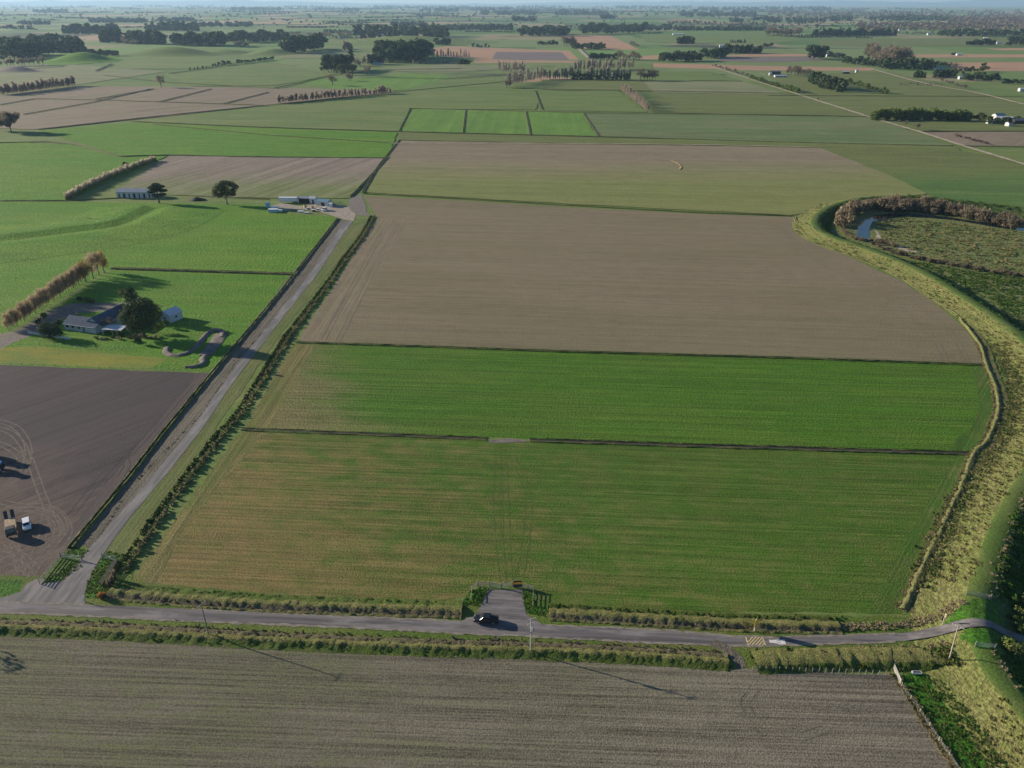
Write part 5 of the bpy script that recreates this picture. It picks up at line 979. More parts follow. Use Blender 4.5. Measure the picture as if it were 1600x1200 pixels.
# depot yard
def wheel(par, x, y, r=.38, w=.24, name='wheel'):
    a = MB().tube((x, y-w/2, r), (x, y+w/2, r), r, n=16).build(name, M['tyre'], par); MB().tube((x, y-w/2-.01, r), (x, y+w/2+.01, r), r*.55, n=12).build('rim', M['steel'], a); return a
p = gp(451, 316.5); t = thing('grain_trailer', 'long white ribbed trailer parked at the back of the depot yard', 'trailer', p, -.02)
m = MB(); m.box((0, 0, 2.3), (12.4, 2.5, 2.6))
m.build('body', M['whitep'], t); m = MB()
for k in range(13): m.box((-6+k, -1.29, 2.3), (.1, .07, 2.6))
m.build('ribs', M['wallb'], t); m = MB(); m.box((0, 0, .85), (12, 1.0, .25)); m.build('chassis', M['darksteel'], t)
for x in (3.4, 4.6, 5.6):
    for y in (-1.05, 1.05): wheel(t, x, y, .5, .3)
def shed(label, a, b, d, h, rh, wall, roof, ridge='x', name='shed', cat='shed', dr=True, group=None, win=0):
    t, L = frame_at(name, label, cat, a, b, group); gable_block(t, 0, L, 0, d, h, rh, wall, roof, ridge, .25)
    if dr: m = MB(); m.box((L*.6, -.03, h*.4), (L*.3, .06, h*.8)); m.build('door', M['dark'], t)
    for k in range(win): window(t, L*(k+.5)/max(1, win)*.9, h*.55, min(1.6, L*.12), h*.35, 0)
    return t
shed('open fronted dark shed beside the white trailer', (467, 317), (483, 317.5), 5, 3, .7, M['dark'], M['roofg'])
shed('small white walled shed in the depot yard', (484, 318.5), (493, 318.5), 5, 3.4, .8, M['wallw'], M['roofw'])
shed('blue grey roofed shed at the right of the depot yard', (494, 321), (512, 322.5), 6, 2.6, 1.2, M['wallb'], M['roofbl'])
def bin_thing(label, x, y, s, mat, rz, group=None, name='storage_bin', cat='bin'):
    t = thing(name, label, cat, gp(x, y), rz, group); m = MB(); m.box((0, 0, s[2]/2), s, top=(1.05, 1.05)); m.build('body', mat, t); m = MB(); m.box((0, 0, s[2]+.05), (s[0]*1.1, s[1]*1.1, .1)); m.build('lid', M['frame'], t)
bin_thing('tall pale blue tank at the left end of the depot yard', 419, 324, (2.6, 2.4, 3.2), M['bluebin'], .1, name='water_tank', cat='tank'); bin_thing('wide pale blue bin at the front of the depot yard', 427, 331, (5.5, 2.6, 1.8), M['bluebin'], -.05)
bin_thing('white crate between the blue tank and the trailer', 437, 330, (3.2, 2.2, 1.0), M['whitep'], .1, name='crate', cat='crate'); bin_thing('low white crate on the front edge of the depot yard', 470, 331.5, (3.4, 1.6, .8), M['whitep'], -.1, name='crate', cat='crate'); bin_thing('second low pale crate on the front edge of the depot yard', 479, 333, (3.0, 1.4, .6), M['wallb'], -.1, name='crate', cat='crate')
bin_thing('small blue drum crate beside the yellow hay bale', 482, 327, (1.6, 1.4, 1.1), M['bluep'], .3, name='crate', cat='crate'); bin_thing('pale pallet stack in the middle of the depot yard', 497, 328, (1.8, 1.3, .9), M['paletimber'], .2, name='pallet_stack', cat='pallets'); bin_thing('white water tank right of the blue grey roofed shed', 517, 323, (2.0, 2.0, 2.2), M['whitep'], .1, name='water_tank', cat='tank'); bin_thing('dark machinery crate left of the pallet stack', 490, 330, (2.2, 1.2, 1.0), M['darksteel'], .5, name='crate', cat='crate'); bin_thing('second pale blue bin behind the wide blue bin', 430, 327, (4.2, 2.2, 1.5), M['bluebin'], .05)
def bale(label, x, y):
    t = G(x, y); o = MB().tube((-.8, 0, .75), (.8, 0, .75), .78, n=18).build('hay_bale', M['hay'], bevel=.06); o.location = (t[0], t[1], GZ); o.rotation_euler = (0, 0, .5); tag(o, label, 'hay bale')
bale('yellow hay bale in front of the dark shed', 477, 324); bale('greenish yellow hay bale in front of the white shed', 488, 325.5)
def van(label, x, y, rz, mat, name='white_van', cat='van', L=4.8, h=2.0):
    t = thing(name, label, cat, gp(x, y), rz); m = MB(); w = .9
    m.prism([(-L/2, .4), (-L/2, .95), (-L/2+.9, 1.15), (-L/2+1.6, h), (L/2-.1, h), (L/2, .5)], -w, w, top=(1.3, .13)); m.build('body', mat, t, bevel=.05)
    m = MB(); m.add([(-L/2+.93, -w+.2, 1.22), (-L/2+.93, w-.2, 1.22), (-L/2+1.52, w-.28, h-.1), (-L/2+1.52, -w+.28, h-.1)], [(0, 1, 2, 3)])
    for v in range(len(m.V)): m.V[v] = (m.V[v][0]-.03, m.V[v][1], m.V[v][2]+.02)
    m.build('windscreen', M['glass'], t)
    m = MB()
    for s in (-1, 1): m.box((.3, s*(w-.06), 1.5), (L*.5, .06, .45))
    m.build('side_window', M['glass'], t)
    for xx in (-L/2+.85, L/2-.95):
        for yy in (-w+.08, w-.08): wheel(t, xx, yy, .36, .24)
    for s in (-1, 1): MB().box((-L/2-.01, s*.62, .78), (.06, .3, .16)).build('headlight', M['frame'], t)
    return t
van('white van parked beside the blue grey roofed shed', 507, 329, 1.2, M['whitep'])
# vehicles in the foreground
def ute():
    p = G(760, 971, ROADZ); t = thing('pickup_truck', 'black pickup truck turning out of the gateway', 'pickup truck', (p[0], p[1], ROADZ), wang((742, 968), (779, 970)))
    m = MB(); m.prism([(-2.62, .42), (-2.66, .72), (-2.5, .98), (-1.25, 1.10), (2.62, 1.10), (2.66, .5), (2.5, .42)], -.93, .93, top=(.9, .05)); m.build('body', M['black'], t, bevel=.05)
    m = MB(); m.prism([(-1.35, 1.08), (-.65, 1.74), (-.4, 1.80), (.75, 1.80), (1.0, 1.70), (1.12, 1.08)], -.88, .88, top=(1.4, .16)); m.build('cab', M['black'], t, bevel=.04)
    m = MB(); m.add([(-1.31, -.72, 1.16), (-1.31, .72, 1.16), (-.70, .62, 1.72), (-.70, -.62, 1.72)], [(0, 1, 2, 3)]); m.V = [(x-.04, y, z+.03) for x, y, z in m.V]; m.build('windscreen', M['glass'], t)
    for s in (-1, 1): MB().add([(-.95, s*.895, 1.18), (.9, s*.895, 1.18), (.75, s*.78, 1.64), (-.6, s*.78, 1.64)], [(0, 1, 2, 3)]).build('side_window', M['glass'], t)
    m = MB(); m.box((1.9, 0, 1.16), (1.36, 1.62, .1)); m.build('tub_cover', M['dark'], t)
    m = MB(); m.box((-2.68, 0, .55), (.14, 1.7, .22)); m.build('bumper', M['darksteel'], t)
    for s in (-1, 1): MB().box((-2.6, s*.7, .84), (.1, .36, .14)).build('headlight', M['frame'], t)
    for s in (-1, 1): MB().box((-1.0, s*1.02, 1.16), (.14, .18, .16)).build('mirror', M['black'], t)
    for x in (-1.65, 1.6):
        for y in (-.82, .82): wheel(t, x, y, .39, .26)
ute()
p = gp(18, 824); t = thing('flatbed_truck', 'tan decked flatbed truck with two raised dark ramps on the ploughed field', 'truck', p, wang((25, 832), (22, 800)))
m = MB(); m.box((-.3, 0, 1.2), (5.6, 2.4, .22)); m.build('deck', M['tandeck'], t)
m = MB(); m.box((-.1, 0, .85), (7.4, .9, .35)); m.build('chassis', M['darksteel'], t)
for y in (-.75, .75):
    m = MB(); m.add([(2.5, y-.42, 1.2), (2.5, y+.42, 1.2), (4.6, y+.42, 2.5), (4.6, y-.42, 2.5), (2.62, y-.42, 1.06), (2.62, y+.42, 1.06), (4.72, y+.42, 2.36), (4.72, y-.42, 2.36)], [(0, 1, 2, 3), (4, 7, 6, 5), (0, 4, 5, 1), (1, 5, 6, 2), (2, 6, 7, 3), (3, 7, 4, 0)]); m.build('ramp', M['darksteel'], t)
m = MB(); m.prism([(-5.0, .6), (-5.0, 1.5), (-4.7, 2.5), (-3.3, 2.6), (-3.2, .6)], -1.15, 1.15, top=(1.7, .12)); cb = m.build('cab', M['darksteel'], t, bevel=.06)
MB().add([(-5.03, -.95, 1.62), (-5.03, .95, 1.62), (-4.76, .88, 2.4), (-4.76, -.88, 2.4)], [(0, 1, 2, 3)]).build('windscreen', M['glass'], cb)
MB().box((-3.3, 0, 1.75), (.12, 2.3, 1.0)).build('headboard', M['tandeck'], t)
for x in (-4.2, 1.2, 2.2):
    for y in (-1.0, 1.0): wheel(t, x, y, .48, .32)
van('white car with dark windscreen standing beside the flatbed truck', 43, 823, wang((44, 825), (42, 808)), M['whitep'], 'white_car', 'car', 4.3, 1.7)
def tractor(label, x, y, rz, mat, big=1.0):
    t = thing('tractor', label, 'tractor', gp(x, y), rz); t.scale = (big, big, big)
    m = MB(); m.prism([(-2.2, .9), (-2.2, 1.55), (-2.0, 1.7), (0, 1.8), (0, .9)], -.42, .42); m.build('bonnet', mat, t, bevel=.05)
    m = MB(); m.prism([(-.1, 1.2), (0, 2.55), (1.5, 2.55), (1.65, 1.2)], -.75, .75, top=(2, .1)); c = m.build('cab', M['glass'], t, bevel=.03); MB().box((.75, 0, 2.66), (1.8, 1.6, .16)).build('roof', mat, c)
    MB().box((.8, 0, .95), (1.8, 1.1, .5)).build('chassis', M['darksteel'], t)
    for y in (-.9, .9): wheel(t, 1.0, y, .88, .5); wheel(t, -1.6, y*.9, .58, .36)
    MB().tube((-1.0, .2, 1.75), (-1.0, .2, 2.7), .06).build('exhaust', M['darksteel'], t)
tractor('blue tractor at the left edge of the ploughed field', -4, 736, .3, M['bluep'])
tractor('larger dark tractor beside the blue one at the left edge', -20, 716, .1, M['darksteel'], 1.35)

# ------------------------------------------------------------------ poles, signs, gates, fences
def pole(label, px, py, h, lean=(0, 0), transformer=False, mat='timber', arm=(1.1, 0)):
    p = G(px, py); z = float(HT(p[0], p[1])[0]); t = thing('power_pole', label, 'power pole', (p[0], p[1], z+GZ))
    tx, ty = lean; MB().tube((0, 0, -.6), (tx, ty, h), .15, .10, 10).build('pole', M[mat], t)
    ax, ay = arm
    for k, (zz, s) in enumerate(((h-.35, 1.0), (h-1.5, .8)) if transformer else ((h-.3, 1.0),)):
        a = MB().tube((tx*zz/h-ax*s, ty*zz/h-ay*s, zz+.12), (tx*zz/h+ax*s, ty*zz/h+ay*s, zz+.12), .055, n=6).build('crossarm', M['paletimber'], t)
        for f in (-.9, -.45, .45, .9): MB().tube((tx*zz/h+ax*s*f, ty*zz/h+ay*s*f, zz+.16), (tx*zz/h+ax*s*f, ty*zz/h+ay*s*f, zz+.36), .05, .035, 8).build('insulator', M['whitep'], a)
    if transformer:
        MB().tube((.42, -.3, h-2.9), (.42, -.3, h-2.0), .27, n=14).build('transformer', M['steel'], t, bevel=.03); MB().box((.2, -.15, h-2.7), (.5, .1, .1), -.6).build('bracket', M['darksteel'], t)
        MB().box((0, -.15, h-3.5), (.3, .2, .5)).build('fuse_box', M['steel'], t)
pole('pale concrete power pole with transformer opposite the gateway', 829, 1021, 9.3, (0, 0), True, 'concrete', (.95, .35))
pole('dark timber power pole on the verge by the left field', 327, 995, 8.9, (-.1, 0), False, 'timber', (.5, 1.0))
pole('leaning grey timber power pole near the stopbank crossing', 1481, 1037, 8.8, (-.5, 0), False, 'paletimber', (-.85, .7))
def marker(label, px, py, h, face, w, ph, rz):
    p = G(px, py); z = float(HT(p[0], p[1])[0]); t = thing('road_sign', label, 'road sign', (p[0], p[1], z+GZ), rz)
    MB().box((0, 0, h/2-.2), (.12, .12, h+.4)).build('post', M['whitewood'], t)
    f = MB().box((0, -.09, h-ph/2), (w, .04, ph)).build('panel', M[face], t, bevel=.012); MB().box((0, -.04, h-ph/2), (w*.9, .05, .06)).build('brace', M['steel'], f)
marker('orange warning sign on a white post beside the road markings', 1178, 987, 3.4, 'yellowsign', 1.35, 2.0, .9)
marker('slim cream topped white marker post near the stopbank', 1470, 983, 3.0, 'creamsign', .35, 1.1, 1.2)
def fence(label, pts, h=1.15, sp=2.6, rails=4, mat='timber', name='rail_fence', cat='fence', wire=False, pr=.075, rmat=None, group=None):
    P = np.array([G(*q)[:2] for q in pts]); Q = resample(P, sp); z = HT(Q[:, 0], Q[:, 1])
    t = thing(name, label, cat, (Q[0, 0], Q[0, 1], GZ), 0, group); proto_post = None
    for i, (x, y) in enumerate(Q):
        if proto_post is None: proto_post = o = MB().tube((0, 0, -.4), (0, 0, h+.08), pr, pr*.9, 7).build('post', M[mat], t)
        else: o = proto_post.copy(); COL.objects.link(o); o.parent = t
        o.location = (x-Q[0, 0], y-Q[0, 1], z[i])
    m = MB()
    for k in range(rails):
        zz = h*(k+.75)/rails-.05
        for i in range(len(Q)-1):
            a = (Q[i, 0]-Q[0, 0], Q[i, 1]-Q[0, 1], z[i]+zz); b = (Q[i+1, 0]-Q[0, 0], Q[i+1, 1]-Q[0, 1], z[i+1]+zz)
            if wire: m.tube(a, b, .006, n=4)
            else:
                d = np.array(b)-np.array(a); l = np.linalg.norm(d[:2]); n = np.array([d[1], -d[0], 0])/l*.02+0; nn = np.array([d[1], -d[0], 0])/l*(.02)
                off = np.array([d[1], -d[0], 0])/l*(pr+.01); a2, b2 = np.array(a)+off, np.array(b)+off
                m.add([a2-nn+(0, 0, -.06), a2+nn+(0, 0, -.06), b2+nn+(0, 0, -.06), b2-nn+(0, 0, -.06), a2-nn+(0, 0, .06), a2+nn+(0, 0, .06), b2+nn+(0, 0, .06), b2-nn+(0, 0, .06)], [(0, 1, 2, 3), (4, 7, 6, 5), (0, 4, 5, 1), (1, 5, 6, 2), (2, 6, 7, 3), (3, 7, 4, 0)])
    m.build('wire' if wire else 'rails', M['steel' if wire else (rmat or mat)], t)
def gate(label, a, b, h=1.15, mat='steel', bars=5, swing=0.0, name='farm_gate', mesh=False):
    A, B = np.array(G(*a)[:2]), np.array(G(*b)[:2]); L = np.linalg.norm(B-A); z = float(HT(A[0], A[1])[0])
    t = thing(name, label, 'gate', (A[0], A[1], z+GZ), atan2(B[1]-A[1], B[0]-A[0])+swing); m = MB(); r = .03
    for x in (.05, L-.05): m.tube((x, 0, .12), (x, 0, h), r)
    for k in range(bars): zz = .14+(h-.14)*k/(bars-1); m.tube((.05, 0, zz), (L-.05, 0, zz), r*.8)
    m.tube((.05, 0, .14), (L-.05, 0, h), r*.7)
    if mesh:
        for k in range(1, int(L/.3)): m.tube((k*.3, 0, .14), (k*.3, 0, h), .012, n=4)
    m.build('gate_frame', M[mat], t)
    for x in (-.1, L+.1): MB().tube((x, 0, -.4), (x, 0, h+.2), .10, n=8).build('post', M['timber'], t)
fence('wooden rail fence closing the left side of the gateway', [(736, 936), (737, 915), (764, 915.5)], rails=4, mat='paletimber', sp=2.2)
fence('wooden rail fence closing the right side of the gateway', [(804, 917.5), (834, 919), (833, 947)], rails=4, mat='paletimber', sp=2.2)
gate('left leaf of the wide steel gate at the gateway', (765, 916), (783, 918), swing=-.12, mesh=True); gate('right leaf of the wide steel gate at the gateway', (784, 918.5), (801, 917.5), swing=.1, mesh=True)
p = gp(809, 919); t = thing('notice_board', 'dark and orange notice board standing at the gateway fence', 'sign board', (p[0], p[1]+.3, GZ), .03)
for x in (-.85, .85): MB().box((x, 0, .9), (.12, .1, 2.2)).build('post', M['paletimber'], t)
MB().box((0, -.08, 1.72), (2.0, .05, .42)).build('panel', M['dark'], t); MB().box((0, -.08, 1.22), (2.0, .05, .5)).build('panel', M['orangep'], t); MB().box((0, -.08, .55), (2.0, .05, .75)).build('panel', M['darksteel'], t)
fence('grey rail fence along the field side of the lane entrance', [(62, 913), (80, 890), (97, 869)], rails=5, mat='paletimber', sp=1.8, h=1.3)
gate('steel gate standing open left of the lane', (96, 872), (128, 876), h=1.3, mesh=True); gate('short steel gate right of the lane', (161, 873), (181, 877), h=1.3, mesh=True)
fence('netting fence on the corner right of the lane entrance', [(158, 916), (170, 897), (184, 877)], rails=7, mat='timber', sp=1.6, h=1.3)
gate('white painted gate at the corner of the drilled field', (1396, 1047), (1406, 1071), mat='whitewood', h=1.3, bars=6)
gate('steel gate across the stopbank top above the road', (1505, 945), (1541, 952), mesh=True); gate('steel gate across the stopbank top below the road', (1518, 1027), (1547, 1031), mesh=True)
fence('post and wire fence along the top edge of the drilled field', [(1176, 1047), (1290, 1051), (1394, 1055)], wire=True, sp=1.3, name='wire_fence', rails=4, h=1.0)
fence('post and wire fence down the right end of the drilled field', [(1408, 1074), (1440, 1120), (1496, 1205), (1530, 1260)], wire=True, sp=3, name='wire_fence', rails=4, mat='paletimber')
fence('post and wire fence between the house paddock and the ploughed field', [(0, 570), (170, 576), (330, 583)], wire=True, sp=4.2, name='wire_fence', rails=4, mat='paletimber')
fence('post and wire fence between the house paddock and the lane', [(334, 579), (400, 502), (464, 430)], wire=True, sp=5, name='wire_fence', rails=4, mat='paletimber')
fence('post and wire fence across the house paddock behind the dirt track', [(265, 505), (330, 507), (390, 510)], wire=True, sp=4, name='wire_fence', rails=4, mat='paletimber')
fence('post and wire fence below the farmhouse flower border', [(62, 540), (150, 545), (205, 547)], wire=True, sp=3, name='wire_fence', rails=4, mat='paletimber')
fence('rail fence at the right of the depot yard', [(513, 318), (536, 318.5)], rails=4, mat='paletimber', sp=2.5)
p = gp(131, 940); t = thing('bent_marker', 'bent white marker board at the corner of the lane entrance', 'marker', p, .2)
m = MB(); m.add([(0, 0, 0), (.25, 0, 0), (.1, 0, .8), (-.15, 0, .8), (.55, 0, 1.35), (.35, .0, 1.45)], [(0, 1, 2, 3), (3, 2, 4, 5)]); V0 = list(m.V); m.add([(x, y+.06, z) for x, y, z in V0], [(3, 2, 1, 0), (5, 4, 2, 3)]); m.build('board', M['whitewood'], t); MB().box((.1, .12, .2), (.08, .08, .8)).build('post', M['timber'], t)
p = gp(1432, 1052.5); t = thing('cattle_trough', 'small pale trough in the shade behind the white gate', 'trough', p, -.05)
MB().box((0, 0, .25), (1.7, .6, .4), top=(1.06, 1.1)).build('tub', M['wallb'], t); MB().box((0, 0, .46), (1.4, .4, .02)).build('water_surface', M['water'], t)

# road paint
def flat(name, px, mat, z): 
    P = W(px, z); F = tri_fill([q[:2] for q in P]); tag(np_mesh(name, P, [F], mat), kind='structure')
def bar(a, b, w, mat): strip('road_marking', [a, b], w, mat, z=ROADZ+.006, presmooth=False, ds=.5, onbank=False, wj=.01)
a0, a1, b0, b1 = (1165, 996), (1169, 1008), (1191, 996), (1196, 1008.5)
lerp = lambda p, q, t: (p[0]+(q[0]-p[0])*t, p[1]+(q[1]-p[1])*t)
bar(a0, a1, .22, M['yellowpaint']); bar(b0, b1, .22, M['yellowpaint'])
for k in range(-1, 5):
    lo, hi = k/5+.02, k/5+.42
    # diagonals rise from the lower edge to the upper edge of the box
    pa = lerp(a1, b1, max(0, lo)); pb = lerp(a0, b0, min(1, hi+.2))
    if lo < 0: f = -lo/(hi+.2-lo); pa = lerp(a1, a0, f)
    if hi+.2 > 1: f = (1-lo)/(hi+.2-lo); pb = lerp(b1, b0, f)
    bar(pa, pb, .17, M['yellowpaint'])
flat('road_marking', [(1201, 999.2), (1205, 999.8), (1213, 999.4), (1226, 999.2), (1228, 1006.8), (1220, 1007), (1212, 1005), (1203, 1004)], M['whitepaint'], ROADZ+.006)
bar((1214, 1001.2), (1221, 1001.0), .16, M['road']); bar((1213, 1003.6), (1220, 1004.8), .12, M['road'])

# tyre tracks on the ploughed and cropped fields
M['tyretrack'] = plain('dusty_tyre_track', (.128, .105, .088), .95, .25, .9)
M['croptrack'] = plain('worn_crop_track', (.080, .108, .026), .95, .3, .8)
M['stubtrack'] = plain('drill_turn_mark', (.12, .115, .07), .95, .25, .9)
M['tram'] = plain('tramline_soil', (.165, .14, .095), .95, .25, .9)
M['treadmark'] = plain('dark_tread_mark', (.05, .043, .045), .95, .25, .9)
_tz = [0]
def tyre(px, mat='tyretrack', gauge=1.7, w=.34, on='ploughed_soil'):
    for s in ((-1, 1) if gauge else (0,)):
        _tz[0] += .0006; P = resample(np.array(W(px))[:, :2], 1.0, True)+0
        sweep('tyre_track', P, [(s*gauge/2-w/2, 0), (s*gauge/2+w/2, 0)], M[mat], ds=1.0, oj=.06, base=SZ[on]+(.012 if on == 'worked_soil' else .003)+_tz[0], smooth=False)
for q in ([(2, 784), (30, 790), (66, 791), (90, 800), (103, 815), (107, 830), (100, 846), (78, 868), (58, 882)], [(22, 795), (60, 795), (86, 801), (98, 816), (99, 832), (84, 850), (62, 868)], [(8, 797), (50, 797), (78, 804), (91, 818), (88, 838), (70, 856)],
          [(46, 716), (62, 762), (78, 802), (86, 822)], [(20, 838), (26, 866), (36, 905)], [(10, 845), (30, 872), (48, 903)], [(-5, 668), (20, 678), (38, 700), (42, 720), (30, 742), (0, 762)], [(-10, 655), (25, 668), (42, 692), (44, 718), (34, 742), (8, 760)], [(-10, 690), (14, 700), (32, 716), (24, 735)],
          [(0, 855), (30, 866), (56, 890)], [(90, 842), (60, 880), (48, 905)], [(72, 800), (66, 840), (50, 876)], [(-10, 872), (20, 878), (52, 898)]): tyre(q)
for q in ([(130, 830), (200, 748), (240, 700)], [(300, 600), (230, 680), (190, 720), (160, 722)], [(110, 806), (160, 744), (190, 715), (198, 728), (188, 745)]): tyre(q, 'treadmark', 1.8, .3)
for q in ([(779, 700), (776, 780), (780, 850), (788, 912)], [(786, 700), (790, 780), (792, 850), (796, 912)], [(800, 716), (816, 745), (826, 780), (822, 840), (812, 900)]): tyre(q, 'croptrack', 1.7, .22, 'grazed_crop')
for q in ([(1180, 1075), (1166, 1092), (1164, 1100), (1180, 1125), (1240, 1150), (1290, 1140)],): tyre(q, 'stubtrack', 1.7, .16, 'drilled_stubble')
for q in ([(606, 348), (560, 430), (505, 530)], [(622, 348), (580, 430), (528, 532)], [(1230, 352), (1300, 405), (1390, 446), (1450, 488), (1492, 530), (1512, 566)], [(1215, 352), (1280, 410), (1370, 455), (1425, 495), (1462, 535), (1478, 564)]): tyre(q, 'tram', 2.0, .45, 'worked_soil')
for q in ([(1048, 252), (1058, 256), (1064, 262), (1060, 266)],): strip('bare_patch', q, 1.6, M['hay'], wj=.4)

# landforms: dry swale in the left pasture, dirt track by the house, rises at upper left
sweep('swale', resample(np.array(W([(-160, 392), (0, 378), (100, 366), (190, 352), (246, 326)]))[:, :2], 4, True), [(-42, .0), (-24, .9), (-11, 1.9), (-7, 1.75), (-1.5, .22), (1.5, .2), (7, 1.25), (12, 1.4), (30, .55), (46, 0)], M['lush'], ds=4, zj=.08, base=.10)
sweep('dirt_track', resample(np.array(W([(262, 543), (260, 551), (272, 556), (290, 553), (304, 544), (316, 530), (327, 519), (338, 516), (348, 519), (347, 527)]))[:, :2], 1, True), [(-1.2, 0), (-.5, .55), (.3, .4), (1.0, .12), (1.4, 0)], M['dirt'], ds=1, zj=.08, base=GZ)
sweep('dirt_track', resample(np.array(W([(346, 522), (338, 534), (328, 547), (320, 556)]))[:, :2], 1, True), [(-2.6, 0), (-1.8, .22), (0, .15), (1.8, .25), (2.6, 0)], M['dirt'], ds=1, zj=.15, base=GZ)
sweep('dirt_track', resample(np.array(W([(321, 556), (316, 562), (318, 567), (308, 572), (290, 574)]))[:, :2], 1, True), [(-1.4, 0), (-.7, .6), (.4, .45), (1.2, 0)], M['dirt'], ds=1, zj=.08, base=GZ)
def hill(px, py, rx, ry, h, mat, rz=0.0, n=36):
    c = G(px, py); u = np.linspace(-1, 1, n); X, Y = np.meshgrid(u, u); r = np.sqrt(X*X+Y*Y); Z = np.where(r < 1, h*np.cos(np.minimum(r, 1)*pi/2)**2*(1+.25*np.sin(3*X+1)*np.cos(2.3*Y)), -.5)
    x, y = X*rx, Y*ry; V = np.stack([c[0]+x*cos(rz)-y*sin(rz), c[1]+x*sin(rz)+y*cos(rz), Z+.25], 2).reshape(-1, 3); i = np.arange(n*n).reshape(n, n)
    F = np.stack([i[:-1, :-1], i[:-1, 1:], i[1:, 1:], i[1:, :-1]], 2).reshape(-1, 4); tag(np_mesh('hill', V, [F], mat, smooth=True), kind='structure')
hill(128, 95, 105, 80, 15, M['lush'], -.1); hill(265, 86, 190, 90, 16, M['past'], -.15); hill(350, 84, 120, 110, 8, M['past'], .1); hill(25, 112, 70, 30, 8, M['dirt'], -.2); hill(425, 84, 90, 120, 10, M['past']); hill(630, 66, 330, 260, 16, M['past'])

M['farhill'] = field_mat('far_hill', (.06, .075, .04), (.10, .11, .05), patch=900, ang=0, period=400, rowamt=.1, fine=200, fineamt=.1, bump=0, bumpd=.1)
def ridge(x0, x1, d, h, wd, seed):
    rg = np.random.default_rng(seed); n = 60; u = np.linspace(0, 1, n); X = x0+(x1-x0)*u
    Hh = h*(np.sin(u*pi)**.6)*(.72+.16*np.sin(u*9+seed)+.10*np.sin(u*23+2*seed)+.05*rg.normal(size=n)); R = 9; V = np.zeros((n, R, 3))
    for k, t in enumerate(np.linspace(-1, 1, R)): V[:, k] = np.stack([X, d+t*wd+0*X, np.maximum(Hh*cos(t*pi/2)**1.3*(1+.06*rg.normal(size=n)), 0)-.5], 1)
    i = np.arange(n*R).reshape(n, R); F = np.stack([i[:-1, :-1], i[1:, :-1], i[1:, 1:], i[:-1, 1:]], 2).reshape(-1, 4)
    tag(np_mesh('hill', V.reshape(-1, 3), [F], M['farhill'], smooth=True), kind='structure')
ridge(8000, 36000, 40000, 330, 3500, 1); ridge(-40000, -2000, 43000, 260, 3000, 2); ridge(-6000, 20000, 45000, 200, 2500, 3)
# far farm buildings
random.seed(41)
def far_house(label, px, py, w, d, h, rh, wall, roof, rz=0.0, ridge='x', name='farm_building', cat='building', win=2, group=None):
    w, d, h, rh = w*.75, d*.75, h*.8, rh*.8; c = G(px, py); t = thing(name, label, cat, (c[0], c[1], .5), rz, group); gable_block(t, -w/2, w/2, 0, d, h, rh, wall, roof, ridge, .3, z0=-.9)
    for k in range(win): MB().box((-w/2+w*(k+.5)/win, -.04, h*.5), (w*.12, .08, h*.45)).build('window', M['glass'], t)
    return t
w_, b_, dk = M['wallw'], M['wallb'], M['dark']
far_house('white house among dark trees on the left rise', 165, 85, 16, 9, 6, 3, w_, M['roofg'], .1, name='house', cat='house')
far_house('white house on the dark wooded hill', 594, 57, 30, 12, 8, 4, w_, M['roofw'], name='house', cat='house')
far_house('blue roofed farmhouse beside the golden tree', 590, 101.5, 26, 9, 3.5, 2, w_, M['roofbl'], name='house', cat='house'); far_house('small blue roofed shed left of the blue roofed farmhouse', 582, 100.5, 12, 8, 4, 2, b_, M['roofbl'], name='shed', cat='shed')
far_house('dark open shed with pale end wall behind the long white roof', 1212, 116.5, 24, 12, 5, 2, dk, M['roofd'], win=0, name='shed', cat='shed'); far_house('small white shed left of the dark open shed', 1204, 118, 6, 7, 4, 1.5, w_, M['roofw'], win=1, name='shed', cat='shed'); far_house('long low building with white roof in the green paddock', 1220, 121, 28, 9, 3, 1.5, w_, M['roofw'], .05, win=3, name='barn', cat='barn')
far_house('white hay shed alone in the far green paddock', 1322, 115.5, 16, 8, 4, 1.5, dk, M['roofw'], win=0, name='shed', cat='shed'); far_house('tiny white hut right of the lone hay shed', 1339, 113.5, 6, 6, 4, 2, w_, M['roofw'], win=1, name='hut', cat='hut')
far_house('long dark barn between the round trees and the purplish wood', 1304, 88, 52, 14, 6, 3, dk, M['roofd'], win=0, name='barn', cat='barn'); far_house('small pale shed at the left end of the long dark barn', 1293.5, 89, 8, 8, 5, 2, w_, M['roofw'], win=1, name='shed', cat='shed')
far_house('long grey roofed barn right of the conifer block', 1470, 110, 34, 10, 4, 2, b_, M['roofg'], .08, win=2, name='barn', cat='barn'); far_house('white house among the far right gardens', 1503, 124, 12, 9, 4, 2, w_, M['roofw'], name='house', cat='house'); far_house('small pale cottage behind the far right gardens', 1507, 121.5, 10, 8, 4, 2, w_, M['roofg'], name='house', cat='house')
far_house('white cube like cottage at the left of the right farm yard', 1547, 194, 7, 6, 4, 1, w_, M['roofw'], win=1, name='cottage', cat='cottage'); far_house('largest white roofed barn in the right farm yard', 1570, 190.5, 24, 12, 4, 2, b_, M['roofw'], -.1, win=2, name='barn', cat='barn'); far_house('grey roofed barn behind the white roofed barn on the right', 1563, 187, 16, 10, 5, 2.5, b_, M['roofg'], .2, win=1, name='barn', cat='barn'); far_house('pale shed nearest the camera in the right farm yard', 1579, 198, 8, 7, 4, 1.6, w_, M['roofb'], .3, win=1, name='shed', cat='shed'); far_house('dark shed at the right end of the right farm yard', 1594, 194, 18, 10, 4, 2, dk, M['roofd'], win=0, name='shed', cat='shed')
far_house('white building at the right edge above the gravel track', 1598, 143, 12, 8, 4, 1.5, w_, M['roofw'], win=1); far_house('small white house beside the far peach field', 750, 74, 14, 9, 5, 3, w_, M['roofw'], name='house', cat='house', win=1)
